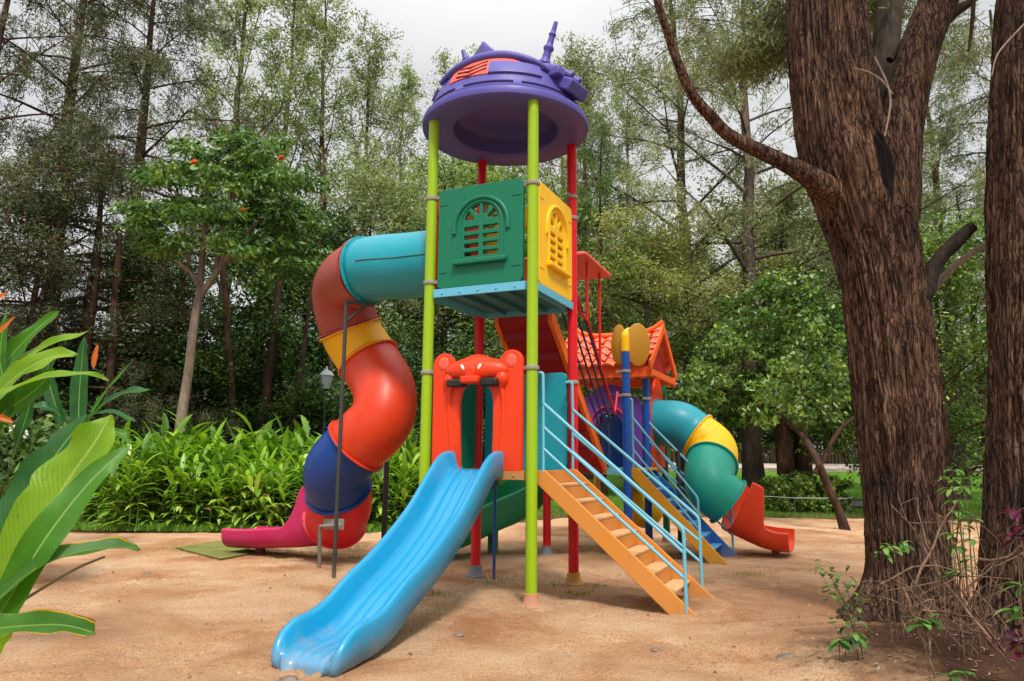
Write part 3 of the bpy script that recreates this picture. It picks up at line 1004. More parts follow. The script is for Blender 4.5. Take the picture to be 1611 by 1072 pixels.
# ---- blue slide
ctrl = [(0.05, 1.24), (-.20, 1.235), (-.42, 1.09), (-.78, .80), (-1.15, .575), (-1.45, .425), (-1.75, .30), (-2.02, .165), (-2.24, .105), (-2.42, .09), (-2.54, .072), (-2.61, .03), (-2.63, -.03)]
cc = catmull([(0, y, z) for y, z in ctrl], 8)
path, ri, ups = [], [], []
for i, p in enumerate(cc):
    T = (cc[min(i + 1, len(cc) - 1)] - cc[max(i - 1, 0)]).normalized()
    xx = -.585 - .045 * p.y
    path.append(Vector((xx, p.y - .0, p.z))); ri.append(Vector((1, 0, 0))); ups.append(Vector((1, 0, 0)).cross(T) if (Vector((1, 0, 0)).cross(T)).z > 0 else -Vector((1, 0, 0)).cross(T))
def slide_prof(t):
    # wall height along the slide: tall at the top lip, lower and closing at the nose
    hw = .185 if t > .09 else .185
    if t > .74: hw = .185 - ((t - .74) / .26) ** 1.3 * .165
    w = .300 - .02 * t
    if t > .80: w = .284 - ((t - .80) / .20) ** 2 * .05
    b = -.075 if t < .8 else -.075 + .045 * (t - .8) / .2
    P = [(-w, b + .02), (-w - .004, hw - .03), (-w + .008, hw - .008), (-w + .028, hw), (-w + .05, hw - .01), (-w + .062, hw - .03), (-w + .085, .06), (-w + .115, .012), (-w + .15, 0.0)]
    gv = .009 * max(0, min(1, (.86 - t) / .1))
    half = P + [(-.10, -.002), (-.085, gv), (-.07, -.002), (-.02, -.002)]
    right = [(-a, z) for a, z in half[::-1]]
    return half + [(0, gv)] + right + [(w - .03, b), (-w + .03, b)]
mb = MB(); mb.sweep(path, ri, ups, slide_prof)
sl = mb.build('slide', M['slide_blue'], PS, smooth=True, bevel=.012, ang=60, label='wavy sky blue slide')
try: sl.data.set_sharp_from_angle(angle=D(70))
except Exception: pass

# ---- staircases
def pipe(name, pts, r, mat, parent, n=10, fr=.05):
    mb = MB(); mb.tube(fillet(pts, fr), r, n); return mb.build(name, M[mat], parent, smooth=True)
def staircase(x0, z0_, x1, ya, yb, steps, mstr, mstr_far, mtread, mriser, label, last=0):
    root = None
    run = (x1 - x0) / steps
    rise = z0_ / (steps + .0)
    for k, (yy, mt) in enumerate(((ya, mstr), (yb, mstr_far))):
        mb = MB()
        w = .016
        q = []
        for y_ in (yy - w, yy + w):
            q += [(x0 - .02, y_, z0_ + .012), (x0 + .06, y_, z0_ + .012), (x1 + .10, y_, .0), (x1 + .10, y_, -.05), (x1 - .10, y_, -.05), (x0 - .02, y_, z0_ - .12)]
        mb.add(q, [(0, 1, 2, 3, 4, 5)[::-1], (6, 7, 8, 9, 10, 11), (0, 6, 7, 1)[::-1], (1, 7, 8, 2)[::-1], (2, 8, 9, 3)[::-1], (3, 9, 10, 4)[::-1], (4, 10, 11, 5)[::-1], (5, 11, 6, 0)[::-1]])
        o = mb.build('stringer', M[mt], root if root else PS, bevel=.005)
        if root is None:
            o.name = 'staircase'; o.data.name = 'staircase'; root = o; root['label'] = label
    # the second stringer's top flange lip
    for k in range(steps):
        xx = x0 + run * k
        zt = z0_ - rise * (k + 1) + .02
        if zt < .03: break
        mb = MB(); mb.box(xx + .02, xx + .022 + run, ya + .018, yb - .018, zt - .012, zt + .012); mb.build('tread', M[mtread], root, bevel=.004)
        mb = MB(); mb.box(xx + .002, xx + .018, ya + .018, yb - .018, zt + .014, zt + rise - .014); mb.build('riser', M[mriser], root, bevel=.003)
    return root
st = staircase(.05, DK, 1.46, .08, .99, 8, 'stair_orange', 'stair_orange', 'tread', 'stair_orange', 'orange staircase with worn treads')
def handrail(y, x0, x1, zs, ztop, zpost, ends, parent, far=False, lp=None):
    o = pipe('handrail', [(x0 - (.0 if lp is None else lp), y - .0, ztop - .01), (x0 + .015, y, ztop), (x0 + .02, y, ztop - .3), (x0 + .02, y, zs[0] + .02), (x1, y, ends[0]), (x1 + .01, y, .02 - .1)], .0165, 'rail_blue', parent)
    pipe('rail_post', [(x0 + .02, y, zs[0]), (x0 + .02, y, DK - .02)], .0155, 'rail_blue', o)
    for a, b in zip(zs[1:], ends[1:]):
        pipe('lower_rail', [(x0 + .02, y, a), (x1, y, b)], .0145, 'rail_blue', o)
handrail(.075, .07, 1.43, (1.88, 1.67, 1.46), 2.21, 0, (.76, .55, .33), st, lp=.06)
handrail(1.02, .04, 1.40, (1.88, 1.64, 1.44), 2.21, 0, (.79, .56, .36), st, lp=.06)

# ---- second tower D (y 3.45..4.62) and third tower E (4.62..5.83)
yD0, yD1, yE1 = 3.45, 4.62, 5.83
pb = post(0, yD0, 2.9, 'blue', 'boot_clay', .0, [(2.60, [XI]), (2.26, [XI])])
post(0, yD1, 2.62, 'blue', 'boot_clay', .0, [(2.30, [YO])])
post(-1.2, yD0, 2.45, 'red', 'boot_blue', .0, [])
post(-1.2, yD1, 2.62, 'blue', None)
post(0, yE1, 2.62, 'dgreen', 'boot_clay', .0, [])
post(-1.2, yE1, 2.62, 'stair_orange', 'boot_yellow', .0, [])
deck(-1.13, -.07, yD0 - .02, yD1 + .02, DK, 'deck_blue', 'deck_teal')
deck(-1.13, -.07, yD1 + .06, yE1 + .02, DK, 'stair_orange', 'deck_teal')
# yellow post cap with leaf discs
mb = MB(); mb.tube(fillet([(0, yD0, 2.88), (0, yD0, 3.14), (.03, yD0 + .14, 3.2)], .1, 6), PR + .004, 18)
cap = mb.build('post_cap', M['yellow'], pb, smooth=True, bevel=.01)
for (dx, dz, w, h_, rot) in ((.165, -.13, .16, .31, D(28)), (-.115, -.11, .15, .29, D(-32))):
    mb = MB(); mb.lathe([(0, -.016), (.9, -.014), (1, 0), (.9, .014), (0, .016)], 40, (0, 0, 0),
        Matrix.Translation((dx, yD0 + .07, 3.12 + dz)) @ Matrix.Rotation(rot, 4, 'Z') @ Matrix.Rotation(PI / 2, 4, 'X') @ Matrix.Diagonal((w * 1.12, h_, 1, 1)))
    mb.build('leaf_disc', M['mustard'], cap, smooth=True)
# purple arch between D and E
outl = [(-1.1, DK + .005), (-.86, DK + .005), (-.84, 1.85)] + arc(-.6, 1.86, .24, 175, 5, 14) + [(-.36, 1.85), (-.34, DK + .005), (-.08, DK + .005), (-.07, 2.2), (-.16, 2.32)] + arc(-.6, 2.16, .37, 35, 145, 14) + [(-1.04, 2.32), (-1.12, 2.2)]
vp = panel2d('arch_panel', [outl], .06, .012, face_y(yD1), M['violet'], PS, 'purple arch panel')
mb = MB(); mb.tube([Vector((a, yD1 - .05, b)) for a, b in arc(-.6, 1.90, .29, 170, 10, 16)], .02, 8); mb.build('arch_trim', M['pink'], vp, smooth=True)
# blue barrier behind the arch
panel2d('side_panel', [rrect(-1.1, -.09, DK + .005, 2.1, .12)], .045, .008, face_y(yE1), M['blue'], PS, 'blue panel seen through the purple arch')
panel2d('side_panel', [rrect(yD0 + .1, yD1 - .1, DK + .005, 2.05, .12)], .045, .008, face_x(-1.2), M['yellow'], PS)
# orange panel at the mouth of the right tube
panel2d('tube_panel', [[(yD1 + .1, DK + .005), (yE1 - .1, DK + .005), (yE1 - .1, 2.3)] + arc((yD1 + yE1) / 2 + .12, 2.42, .28, 0, 180, 14) + [(yD1 + .1, 2.3)], arc((yD1 + yE1) / 2, 1.93, .36, 0, 360, 32)[:-1]], .05, .008, face_x(.0), M['orange'], PS, 'orange panel round the mouth of the lower tube')
# staircase D
st2 = staircase(.05, DK, 1.22, yD0 + .12, yD1 - .12, 8, 'stair_yellow', 'stair_blue', 'tread_blue', 'stair_blue', 'blue and yellow staircase at the back')
mb = MB(); mb.box(.03, .20, yD0 + .14, yD1 - .14, DK - .03, DK + .006); mb.build('top_tread', M['stair_yellow'], st2, bevel=.004)
handrail(yD0 + .14, .03, .93 + .0, (1.93, 1.70, 1.50), 2.22, 0, (.86, .66, .45), st2, lp=.05)
handrail(yD1 - .02, .0, 1.22, (1.93, 1.66, 1.42), 2.27, 0, (.72, .5, .3), st2, lp=.05)

# ---- red plank steps from D up to the upper deck
mb = MB()
xa, xb = -.98, -.34
ytop, ybot = 1.27, 3.40
zt, zb_ = UP - .03, DK + .02
n = 8
slope = Vector((0, ybot - ytop, zb_ - zt)).normalized()
nrm = Vector((0, -slope.z, slope.y))
q = []
for xx in (xa, xb):
    q += [(xx, ytop, zt), (xx, ybot, zb_), (xx, ybot, zb_ - .10), (xx, ytop + .02, zt - .12)]
mb.add(q, [(0, 1, 2, 3), (7, 6, 5, 4), (0, 4, 5, 1), (1, 5, 6, 2), (2, 6, 7, 3), (3, 7, 4, 0)])
for k in range(n):
    t = (k + .5) / n
    yc = ytop + (ybot - ytop) * t; zc = zt + (zb_ - zt) * t
    mb.box(xa + .01, xb - .01, yc - .01, yc + .012, zc - .20, zc - .10)
rs = mb.build('stairway', M['stair_red'], PS, bevel=.004, label='steep dark red steps between the two decks')
for xx in (xa - .03, xb + .03):
    mb = MB()
    q = []
    for a in (xx - .028, xx + .028):
        q += [(a, ytop, zt + .07), (a, ybot, zb_ + .07), (a, ybot + .02, zb_ - .10), (a, ytop, zt - .13)]
    mb.add(q, [(0, 1, 2, 3), (7, 6, 5, 4), (0, 4, 5, 1), (1, 5, 6, 2), (2, 6, 7, 3), (3, 7, 4, 0)])
    mb.build('side_board', M['rail_orange'], rs, bevel=.006)
for xx in (xa - .09, xb + .12):
    for k, hz in enumerate((.22, .38, .54, .70)):
        pipe('side_bar', [(xx + .035 * k, ytop + .06, zt + hz - .1), (xx + .035 * k, ybot - .05, zb_ + hz - .1)], .014, 'bars', rs)
    pipe('bar_upright', [(xx + .05, ybot - .25, zb_ + .1), (xx + .05, ybot - .25, zb_ + 1.0), (xx + .05, ybot - .02, 2.26)], .017, 'bars', rs, fr=.15)
# red handrail frame with its little flat roof over the head of the steps
for xx in (-1.12, -.10):
    o = pipe('hand_frame', [(xx, 1.27, UP + .75), (xx, 1.75, UP + .02), (xx, 2.05, UP - .04), (xx, 3.2, UP - 1.15), (xx, 3.36, 2.3)], .019, 'red', rs)
    pipe('canopy_post', [(xx, 2.04, UP - .04), (xx, 2.04, 3.88)], .018, 'red', o)
    pipe('canopy_post', [(xx, 2.56, UP - .53), (xx, 2.56, 3.88)], .018, 'red', o)
mb = MB()
q = [(-1.2, 1.72, 3.90), (0.0, 1.72, 3.90), (0.0, 2.80, 3.86), (-1.2, 2.80, 3.86), (-1.1, 1.95, 3.98), (-.12, 1.95, 3.98), (-.12, 2.6, 3.97), (-1.1, 2.6, 3.97),
     (-1.2, 1.72, 3.86), (0.0, 1.72, 3.86), (0.0, 2.80, 3.82), (-1.2, 2.80, 3.82)]
mb.add(q, [(4, 5, 6, 7), (0, 1, 5, 4), (1, 2, 6, 5), (2, 3, 7, 6), (3, 0, 4, 7), (0, 8, 9, 1), (1, 9, 10, 2), (2, 10, 11, 3), (3, 11, 8, 0), (11, 10, 9, 8)])
mb.build('canopy', M['red_face'], rs, bevel=.01)

# ---- tiled roof over tower E
yr = (yD1 + yE1) / 2
ex0, ex1 = -1.42, .16
ey = .92
def tiled(sign):
    vs = []; fs = []
    nx_, ny_ = 96, 30
    for j in range(ny_ + 1):
        t = j / ny_
        row = t * 5
        for i in range(nx_ + 1):
            u = i / nx_
            x = ex0 + (ex1 - ex0) * u
            wave = abs(math.sin(u * PI * 8)) * 2.6 - 1
            lip = (row % 1.0) * .045 if t < 1 else .045
            flare = .17 * (2 * u - 1) ** 4
            z = 3.40 + flare - .72 * t + .10 * t * t + .018 * wave + lip
            vs.append((x, yr + sign * (ey * t + .01 + .022 * wave * t), z))
    n1 = len(vs)
    vs += [(a, b, c - .03) for a, b, c in vs]
    for j in range(ny_):
        for i in range(nx_):
            a = j * (nx_ + 1) + i
            fs.append((a, a + 1, a + nx_ + 2, a + nx_ + 1)); fs.append((n1 + a, n1 + a + nx_ + 1, n1 + a + nx_ + 2, n1 + a + 1))
    for i in range(nx_):
        for j in (0, ny_):
            a = j * (nx_ + 1) + i; fs.append((a, a + 1, n1 + a + 1, n1 + a))
    for j in range(ny_):
        for i in (0, nx_):
            a = j * (nx_ + 1) + i; fs.append((a, a + nx_ + 1, n1 + a + nx_ + 1, n1 + a))
    mb = MB(); mb.add(vs, fs); return mb
# gable ends and eaves frame
mb = MB()
for xx, s in ((ex1 - .03, 1), (ex0 + .03, -1)):
    for sg in (-1, 1):
        q = [(xx, yr, 3.60), (xx, yr, 3.44), (xx, yr + sg * ey, 2.72), (xx, yr + sg * (ey + .03), 2.86)]
        q2 = [(xx + .045 * s, a[1], a[2]) for a in q]
        mb.add(q + q2, [(0, 1, 2, 3), (7, 6, 5, 4), (0, 4, 5, 1), (1, 5, 6, 2), (2, 6, 7, 3), (3, 7, 4, 0)])
mb.box(ex0, ex1, yr - ey + .06, yr - ey + .12, 2.62, 2.78)
mb.box(ex0, ex1, yr + ey - .12, yr + ey - .06, 2.62, 2.78)
mb.box(ex0 + .003, ex0 + .05, yr - ey + .122, yr + ey - .122, 2.645, 2.745)
mb.box(ex1 - .05, ex1 - .003, yr - ey + .122, yr + ey - .122, 2.645, 2.745)
rf = mb.build('tiled_roof', M['roof_orange'], PS, bevel=.008, label='orange roof with wavy tiles and upturned ridge')
for s in (-1, 1):
    sl_ = tiled(s).build('tile_slope', M['rooftile'], rf, smooth=True)
    for k_ in range(1, 6):
        mb = MB(); pts_ = []
        for i_ in range(97):
            u = i_ / 96; t_ = k_ / 5 - .004
            wv_ = abs(math.sin(u * PI * 8)) * 2.6 - 1
            pts_.append((ex0 + (ex1 - ex0) * u, yr + s * (ey * t_ + .022 + .022 * wv_ * t_ + .028 * wv_ * .6), 3.40 + .17 * (2 * u - 1) ** 4 - .72 * t_ + .10 * t_ * t_ + .018 * wv_ + .028))
        mb.tube(pts_, .011, 5); mb.build('tile_edge', M['roof_orange'] if k_ == 5 else M['stair_red'], sl_, smooth=True)
mb = MB(); mb.tube([(ex0 - .0 + (ex1 - ex0) * k / 12, yr, 3.44 + .18 * (2 * k / 12 - 1) ** 4) for k in range(13)], .045, 10)
mb.build('ridge_cap', M['roof_orange'], rf, smooth=True)
mb = MB(); mb.add([(ex1 - .12, yr, 3.30), (ex1 - .12, yr - .75, 2.76), (ex1 - .12, yr + .75, 2.76), (ex1 - .15, yr, 3.30), (ex1 - .15, yr - .75, 2.76), (ex1 - .15, yr + .75, 2.76)], [(0, 1, 2), (5, 4, 3), (0, 3, 4, 1), (1, 4, 5, 2), (2, 5, 3, 0)])
mb.build('gable', M['stair_red'], rf)

# ---- tube slides
def frames(pts):
    T = []
    m = len(pts)
    for i in range(m): T.append((pts[min(i + 1, m - 1)] - pts[max(i - 1, 0)]).normalized())
    return T
def tube_slide(P, R, segs, name, label, per=10, flange=.035):
    """P control points (local), segs = [(start index, end index, material)]"""
    C = catmull(P, per)
    root = None
    for (a, b, mat, lab) in segs:
        s = C[int(a * per):int(b * per) + 1]
        mb = MB(); mb.tube(s, R, 40, caps=False)
        o = mb.build('tube_segment', M[mat], root if root else PS, smooth=True)
        so_ = o.modifiers.new('s', 'SOLIDIFY'); so_.thickness = .012; so_.offset = -1
        if root is None: o.name = name; o.data.name = name; o['label'] = label; root = o
        elif lab: o['label'] = lab
        # rims at both ends
        for e, d in ((s[0], (s[1] - s[0]).normalized()), (s[-1], (s[-2] - s[-1]).normalized())):
            f = MB()
            f.lathe([(R - .006, .002), (R + flange, .002), (R + flange, .016), (R + .012, .02), (R - .004, .024)], 44, (0, 0, 0), Matrix.Translation(e) @ d.to_track_quat('Z', 'Y').to_matrix().to_4x4())
            for k in range(10):
                t = 2 * PI * k / 10
                f.lathe([(0, .03), (.009, .028), (.01, .016)], 6, (0, 0, 0), Matrix.Translation(e) @ d.to_track_quat('Z', 'Y').to_matrix().to_4x4() @ Matrix.Translation(((R + .024) * math.cos(t), (R + .024) * math.sin(t), 0)))
            f.build('flange', M[mat], o, smooth=True, bevel=.003)
    return root, C
# left tube, from the upper deck
PL = [(-1.18, .60, UP + .49), (-1.8, .60, UP + .495), (-2.46, .60, UP + .50)]
# left tube lower path given by world points read off the photograph's geometry
LP = [(541, 455, 9.35), (551, 518, 9.55), (580, 568, 9.55), (604, 612, 9.30), (600, 660, 9.12), (560, 702, 9.20), (528, 742, 9.35), (537, 790, 9.70), (527, 820, 10.0)]
PL += [loc(at(*q)) for q in LP]
RL = .395
ts, CL = tube_slide(PL, RL, [(0, 2, 'teal', None), (2, 4, 'brown_tube', 'faded brick red elbow'), (4, 5, 'yellow_tube', 'golden yellow section'), (5, 8, 'orange_tube', 'orange section'), (8, 9.6, 'navy', 'navy blue section'), (9.6, 11, 'red_pl', 'red section')], 'tube_slide', 'twisting tube slide of teal, brick, yellow, orange, blue and red sections')
mb = MB()
mb.tube([CL[i] + Vector((0, -(RL + .001), .0)) for i in range(1, 19)], .009, 6)
mb.build('seam', M['deck_teal'], ts)

def chute(P, name, mat, parent, label, hw=.36, wallf=None, per=8, ns=14):
    """open trough, rim to rim U-section"""
    C = catmull(P, per)
    T = frames(C)
    ri, up = [], []
    for t in T:
        r = t.cross(Vector((0, 0, 1))).normalized()
        ri.append(r); up.append(r.cross(t).normalized())
    def prof_fn(t):
        w, h = wallf(t)
        o_, i_ = [], []
        for k in range(ns + 1):
            a = PI + PI * k / ns
            ca, sa = math.cos(a), math.sin(a)
            x = w * (abs(ca) ** .55) * (1 if ca >= 0 else -1)
            y = h[0] * (1 - abs(sa) ** .7) if ca < 0 else h[1] * (1 - abs(sa) ** .7)
            o_.append((x, y - .03)); i_.append((x * .93, y + (.0 if k in (0, ns) else .0)))
        return o_ + i_[::-1]
    mb = MB(); mb.sweep(C, ri, up, prof_fn)
    o = mb.build(name, M[mat], parent, smooth=True, label=label)
    so2 = o.modifiers.new('b', 'BEVEL'); so2.width = .008; so2.segments = 2; so2.limit_method = 'ANGLE'; so2.angle_limit = D(50)
    return o
CH = [loc(at(*q)) for q in ((540, 838, 10.0), (500, 850, 10.25), (450, 857, 10.5), (410, 860, 10.7), (376, 862, 10.85))]
zz = (.30, .20, .15, .115, .11)
CH = [Vector((p.x, p.y, z)) for p, z in zip(CH, zz)]
def wl(t):
    h = .76 if t < .14 else .76 - (1 - math.cos((t - .14) / .28 * PI)) * .25 if t < .42 else .26
    return (.37, (h, h * .9))
ch = chute(CH, 'exit_chute', 'pink', ts, 'pink open exit chute', wallf=wl, per=10)
mb = MB(); q = CH[3]; mb.box(q.x - .05, q.x + .05, q.y - .05, q.y + .05, -.08, .09); mb.build('foot', M['maroon'], ch, bevel=.006)
# supports of the left tube
pa, pb2 = loc(at(545, 475, 8.62)), loc((-2.16, 9.12, 0))
pb2 = Vector((pa.x, pa.y, -.1))
tgt = CL[30]
pipe('support_pole', [pb2, (pa.x, pa.y, pa.z), (pa.x + .28, pa.y + .18, pa.z - .03)], .024, 'pole_dark', ts, fr=.02)
pipe('support_brace', [(pa.x, pa.y, pa.z - .25), (pa.x + .2, pa.y + .13, pa.z - .02)], .016, 'pole_dark', ts)
q = loc(at(503, 888, 9.35)); q1 = loc(at(503, 828, 9.35))
pipe('support_pole', [(q.x, q.y, -.05), (q1.x, q1.y, q1.z)], .024, 'pole_grey', ts)
mb = MB(); a = q1; b = loc(at(538, 826, 9.15))
dv = (b - a)
mb.tube([a + Vector((0, 0, .0)), b], .02, 8); mb.box(a.x + .05, b.x - .02, a.y, a.y + .02, a.z - .03, a.z + .10)
mb.build('support_bracket', M['clamp'], ts, bevel=.003)
q = loc(at(605, 820, 10.6)); pipe('support_pole', [(q.x, q.y, -.05), (q.x, q.y, 1.3)], .04, 'pole_dark', ts)

# right tube, from tower E
yc = yr
PRT = [Vector((.0, yc, 1.93)), Vector((.42, yc, 1.90))]
RPX = [(1096, 690, 11.35), (1120, 724, 11.12), (1118, 762, 11.0), (1140, 800, 11.2), (1165, 815, 11.3)]
PRT = [Vector((.0, yc, 1.95)), Vector((.35, yc, 1.93))] + [loc(at(*q)) for q in ((1090, 682, 11.75), (1121, 708, 11.55), (1116, 742, 11.2), (1120, 768, 11.02), (1146, 790, 11.0))]
rt, CR_ = tube_slide(PRT, .37, [(0, 2.2, 'teal', None), (2.2, 3.6, 'yellow', 'yellow section'), (3.6, 6, 'tealgreen', 'sea green section')], 'tube_slide', 'short twisting tube slide of teal, yellow and green sections')
CH2 = [loc(at(*q)) for q in ((1140, 822, 11.0), (1166, 835, 11.0), (1193, 848, 10.97), (1220, 858, 10.9), (1246, 866, 10.8))]
CH2 = [Vector((p.x, p.y, z)) for p, z in zip(CH2, (.38, .27, .17, .12, .11))]
def wl2(t):
    h = .76 if t < .14 else .76 - (1 - math.cos((t - .14) / .32 * PI)) * .245 if t < .46 else .27
    return (.37, (h, h))
ch2 = chute(CH2, 'exit_chute', 'orange_tube', rt, 'orange red open exit chute', wallf=wl2, per=10)
mb = MB(); q = CH2[3]; mb.box(q.x - .05, q.x + .05, q.y - .05, q.y + .05, -.08, .09); mb.build('foot', M['maroon'], ch2, bevel=.006)
for px_, Y_p, zt_ in ((1069, 12.0, 1.55), (1071, 10.9, 1.5)):
    q = loc(at(px_, 850, Y_p)); pipe('support_pole', [(q.x, q.y, -.05), (q.x, q.y, zt_)], .026, 'pole_dark', rt)

# ---- green open curved slide at the back, seen under the lower deck
GP = [loc(q) for q in ((.775, 11.38, 1.15), (.45, 11.35, .76), (.1, 11.15, .50), (-.25, 10.95, .36), (-.6, 10.72, .22), (-.9, 10.45, .13), (-1.15, 10.3, .11))]
gs = chute(GP, 'curved_slide', 'slide_green', PS, 'green open curved slide behind the tower', wallf=lambda t: (.38, (.46 * min(1, .5 + 2 * (1 - t)), .46 * min(1, .5 + 2 * (1 - t)))), per=8)
q = GP[3]; mb = MB(); mb.box(q.x - .06, q.x + .06, q.y - .06, q.y + .06, -.05, .50); mb.build('slide_leg', M['slide_green'], gs, bevel=.01)
q = GP[5]; mb = MB(); mb.box(q.x - .05, q.x + .05, q.y - .05, q.y + .05, -.05, .13); mb.build('slide_leg', M['slide_green'], gs, bevel=.01)
# thin blue brace post under the deck
pipe('brace_post', [(-.93, 1.13, -.05), (-.93, 1.13, DK - .09)], .018, 'blue', PS)
# yellow crawl ring under tower E and small post
mb = MB(); mb.sphere((-.2, 5.2, .62), 1, 20, 12, (.30, .34, .34)); mb.build('bumper', M['yellow'], PS, smooth=True)
pipe('brace_post', [(-.05, yD0 + .35, -.05), (-.05, yD0 + .35, DK - .09)], .03, 'stair_orange', PS)
# ------------------------------------------------------------ far setting
def slab(name, x0, x1, y0, y1, h, mat, zoff=0.0, n=40, kind='structure'):
    xs = np.linspace(x0, x1, n)
    vs, fs = [], []
    for x in xs:
        za, zb2 = float(terrain(x, y0)), float(terrain(x, y1))
        vs += [(x, y0, za - .3), (x, y0, za + h + zoff), (x, y1, zb2 + h + zoff), (x, y1, zb2 - .3)]
    for i in range(n - 1):
        a = i * 4
        for k in range(3): fs.append((a + k, a + 4 + k, a + 5 + k, a + 1 + k))
    mb = MB(); mb.add(vs, fs)
    o = mb.build(name, mat)
    return tag(o, kind=kind) if kind else o
def rough_mat(name, c1, c2, scale=3, rough=.9, bump=.4):
    m, t, p = new_mat(name)
    co = node(t, 'ShaderNodeTexCoord')
    n1 = noise(t, scale, 8, .65, co.outputs['Object'])
    r = ramp(t, [(.35, c1), (.65, c2)])
    t.links.new(n1.outputs['Fac'], r.inputs[0]); t.links.new(r.outputs[0], p.inputs['Base Color'])
    p.inputs['Roughness'].default_value = rough
    p.inputs['Specular IOR Level'].default_value = .2
    bp = node(t, 'ShaderNodeBump'); bp.inputs['Strength'].default_value = bump; bp.inputs['Distance'].default_value = .02
    n2 = noise(t, scale * 9, 5, .7, co.outputs['Object']); t.links.new(n2.outputs['Fac'], bp.inputs['Height']); t.links.new(bp.outputs[0], p.inputs['Normal'])
    return m
mconc = rough_mat('pale_concrete', (.42, .34, .27), (.60, .50, .42), 1.5)
mkerb = rough_mat('kerb_stone', (.22, .17, .14), (.40, .33, .28), 3)
slab('path', -30, 46, 45.0, 55.0, .06, mconc)
tag(slab('kerb', -30, 46, 44.4, 44.98, .22, mkerb, kind=None), 'low stone kerb between the lawn and the pale path', 'kerb')
mwood = rough_mat('weathered_paling', (.10, .06, .045), (.24, .16, .12), 5)
mb = MB()
r_ = random.Random(5)
x = -8.0
while x < 36:
    g0 = float(terrain(x, 57)); h = 1.25 + r_.uniform(-.12, .12)
    mb.box(x, x + .17, 57 + r_.uniform(-.02, .02), 57.05, g0 - .1, g0 + h)
    x += .17 + r_.uniform(.03, .12)
fe = mb.build('paling_fence', mwood)
tag(fe, 'low brown paling fence beyond the path at the edge of the trees', 'fence')
mb = MB()
for zz_ in (.35, .95): mb.box(-8, 36, 57.06, 57.11, float(terrain(0, 57)) + zz_, float(terrain(0, 57)) + zz_ + .1)
mb.build('fence_rail', mwood, fe)

# ------------------------------------------------------------ foliage tools
def leaf_quads(C, Dv, Sd, Ln, Wd):
    n = len(C)
    V = np.empty((n, 4, 3), np.float32)
    V[:, 0] = C - Dv * (Ln / 2)[:, None]
    V[:, 1] = C + Sd * (Wd / 2)[:, None] + Dv * (Ln * .05)[:, None]
    V[:, 2] = C + Dv * (Ln / 2)[:, None]
    V[:, 3] = C - Sd * (Wd / 2)[:, None] + Dv * (Ln * .05)[:, None]
    F = np.arange(n * 4, dtype=np.int32).reshape(n, 4)
    return V.reshape(-1, 3), F
def unit(a):
    return a / (np.linalg.norm(a, axis=1, keepdims=True) + 1e-9)
def leaf_mesh(name, P, R, L0, W0, down=0.0, hor=0.0, dirs=None, dirw=0.0, jit=0.35):
    """leaves at points P; down: how far they hang; hor: how flat they lie"""
    n = len(P)
    d = R.normal(size=(n, 3))
    if dirs is not None: d = unit(d) + dirs * dirw
    d = unit(d)
    d[:, 2] -= down
    d = unit(d)
    s = R.normal(size=(n, 3))
    s[:, 2] *= (1 - hor)
    s = unit(np.cross(np.cross(d, unit(s)), d))
    Ln = L0 * (1 + jit * R.uniform(-1, 1, n)); Wd = W0 * (1 + jit * R.uniform(-1, 1, n))
    V, F = leaf_quads(P, d, s, Ln, Wd)
    return np_mesh(name, V, F)

def tube_np(polys, n=6):
    """many tapering limbs as one mesh: polys = [(pts (m,3), radii (m))]"""
    Vs, Fs, o = [], [], 0
    for P, Rr in polys:
        P = np.asarray(P, float); m = len(P)
        T = np.gradient(P, axis=0); T = unit(T)
        up = np.array([0, 0, 1.0]) if abs(T[0, 2]) < .9 else np.array([1.0, 0, 0])
        a = np.cross(T, up); a = unit(a); b = np.cross(T, a)
        th = np.linspace(0, 2 * np.pi, n, endpoint=False)
        V = P[:, None, :] + (a[:, None, :] * np.cos(th)[None, :, None] + b[:, None, :] * np.sin(th)[None, :, None]) * np.asarray(Rr)[:, None, None]
        Vs.append(V.reshape(-1, 3))
        i, k = np.meshgrid(np.arange(m - 1), np.arange(n), indexing='ij')
        F = np.stack([i * n + k, i * n + (k + 1) % n, (i + 1) * n + (k + 1) % n, (i + 1) * n + k], -1).reshape(-1, 4) + o
        Fs.append(F); o += m * n
    return np.concatenate(Vs), np.concatenate(Fs)

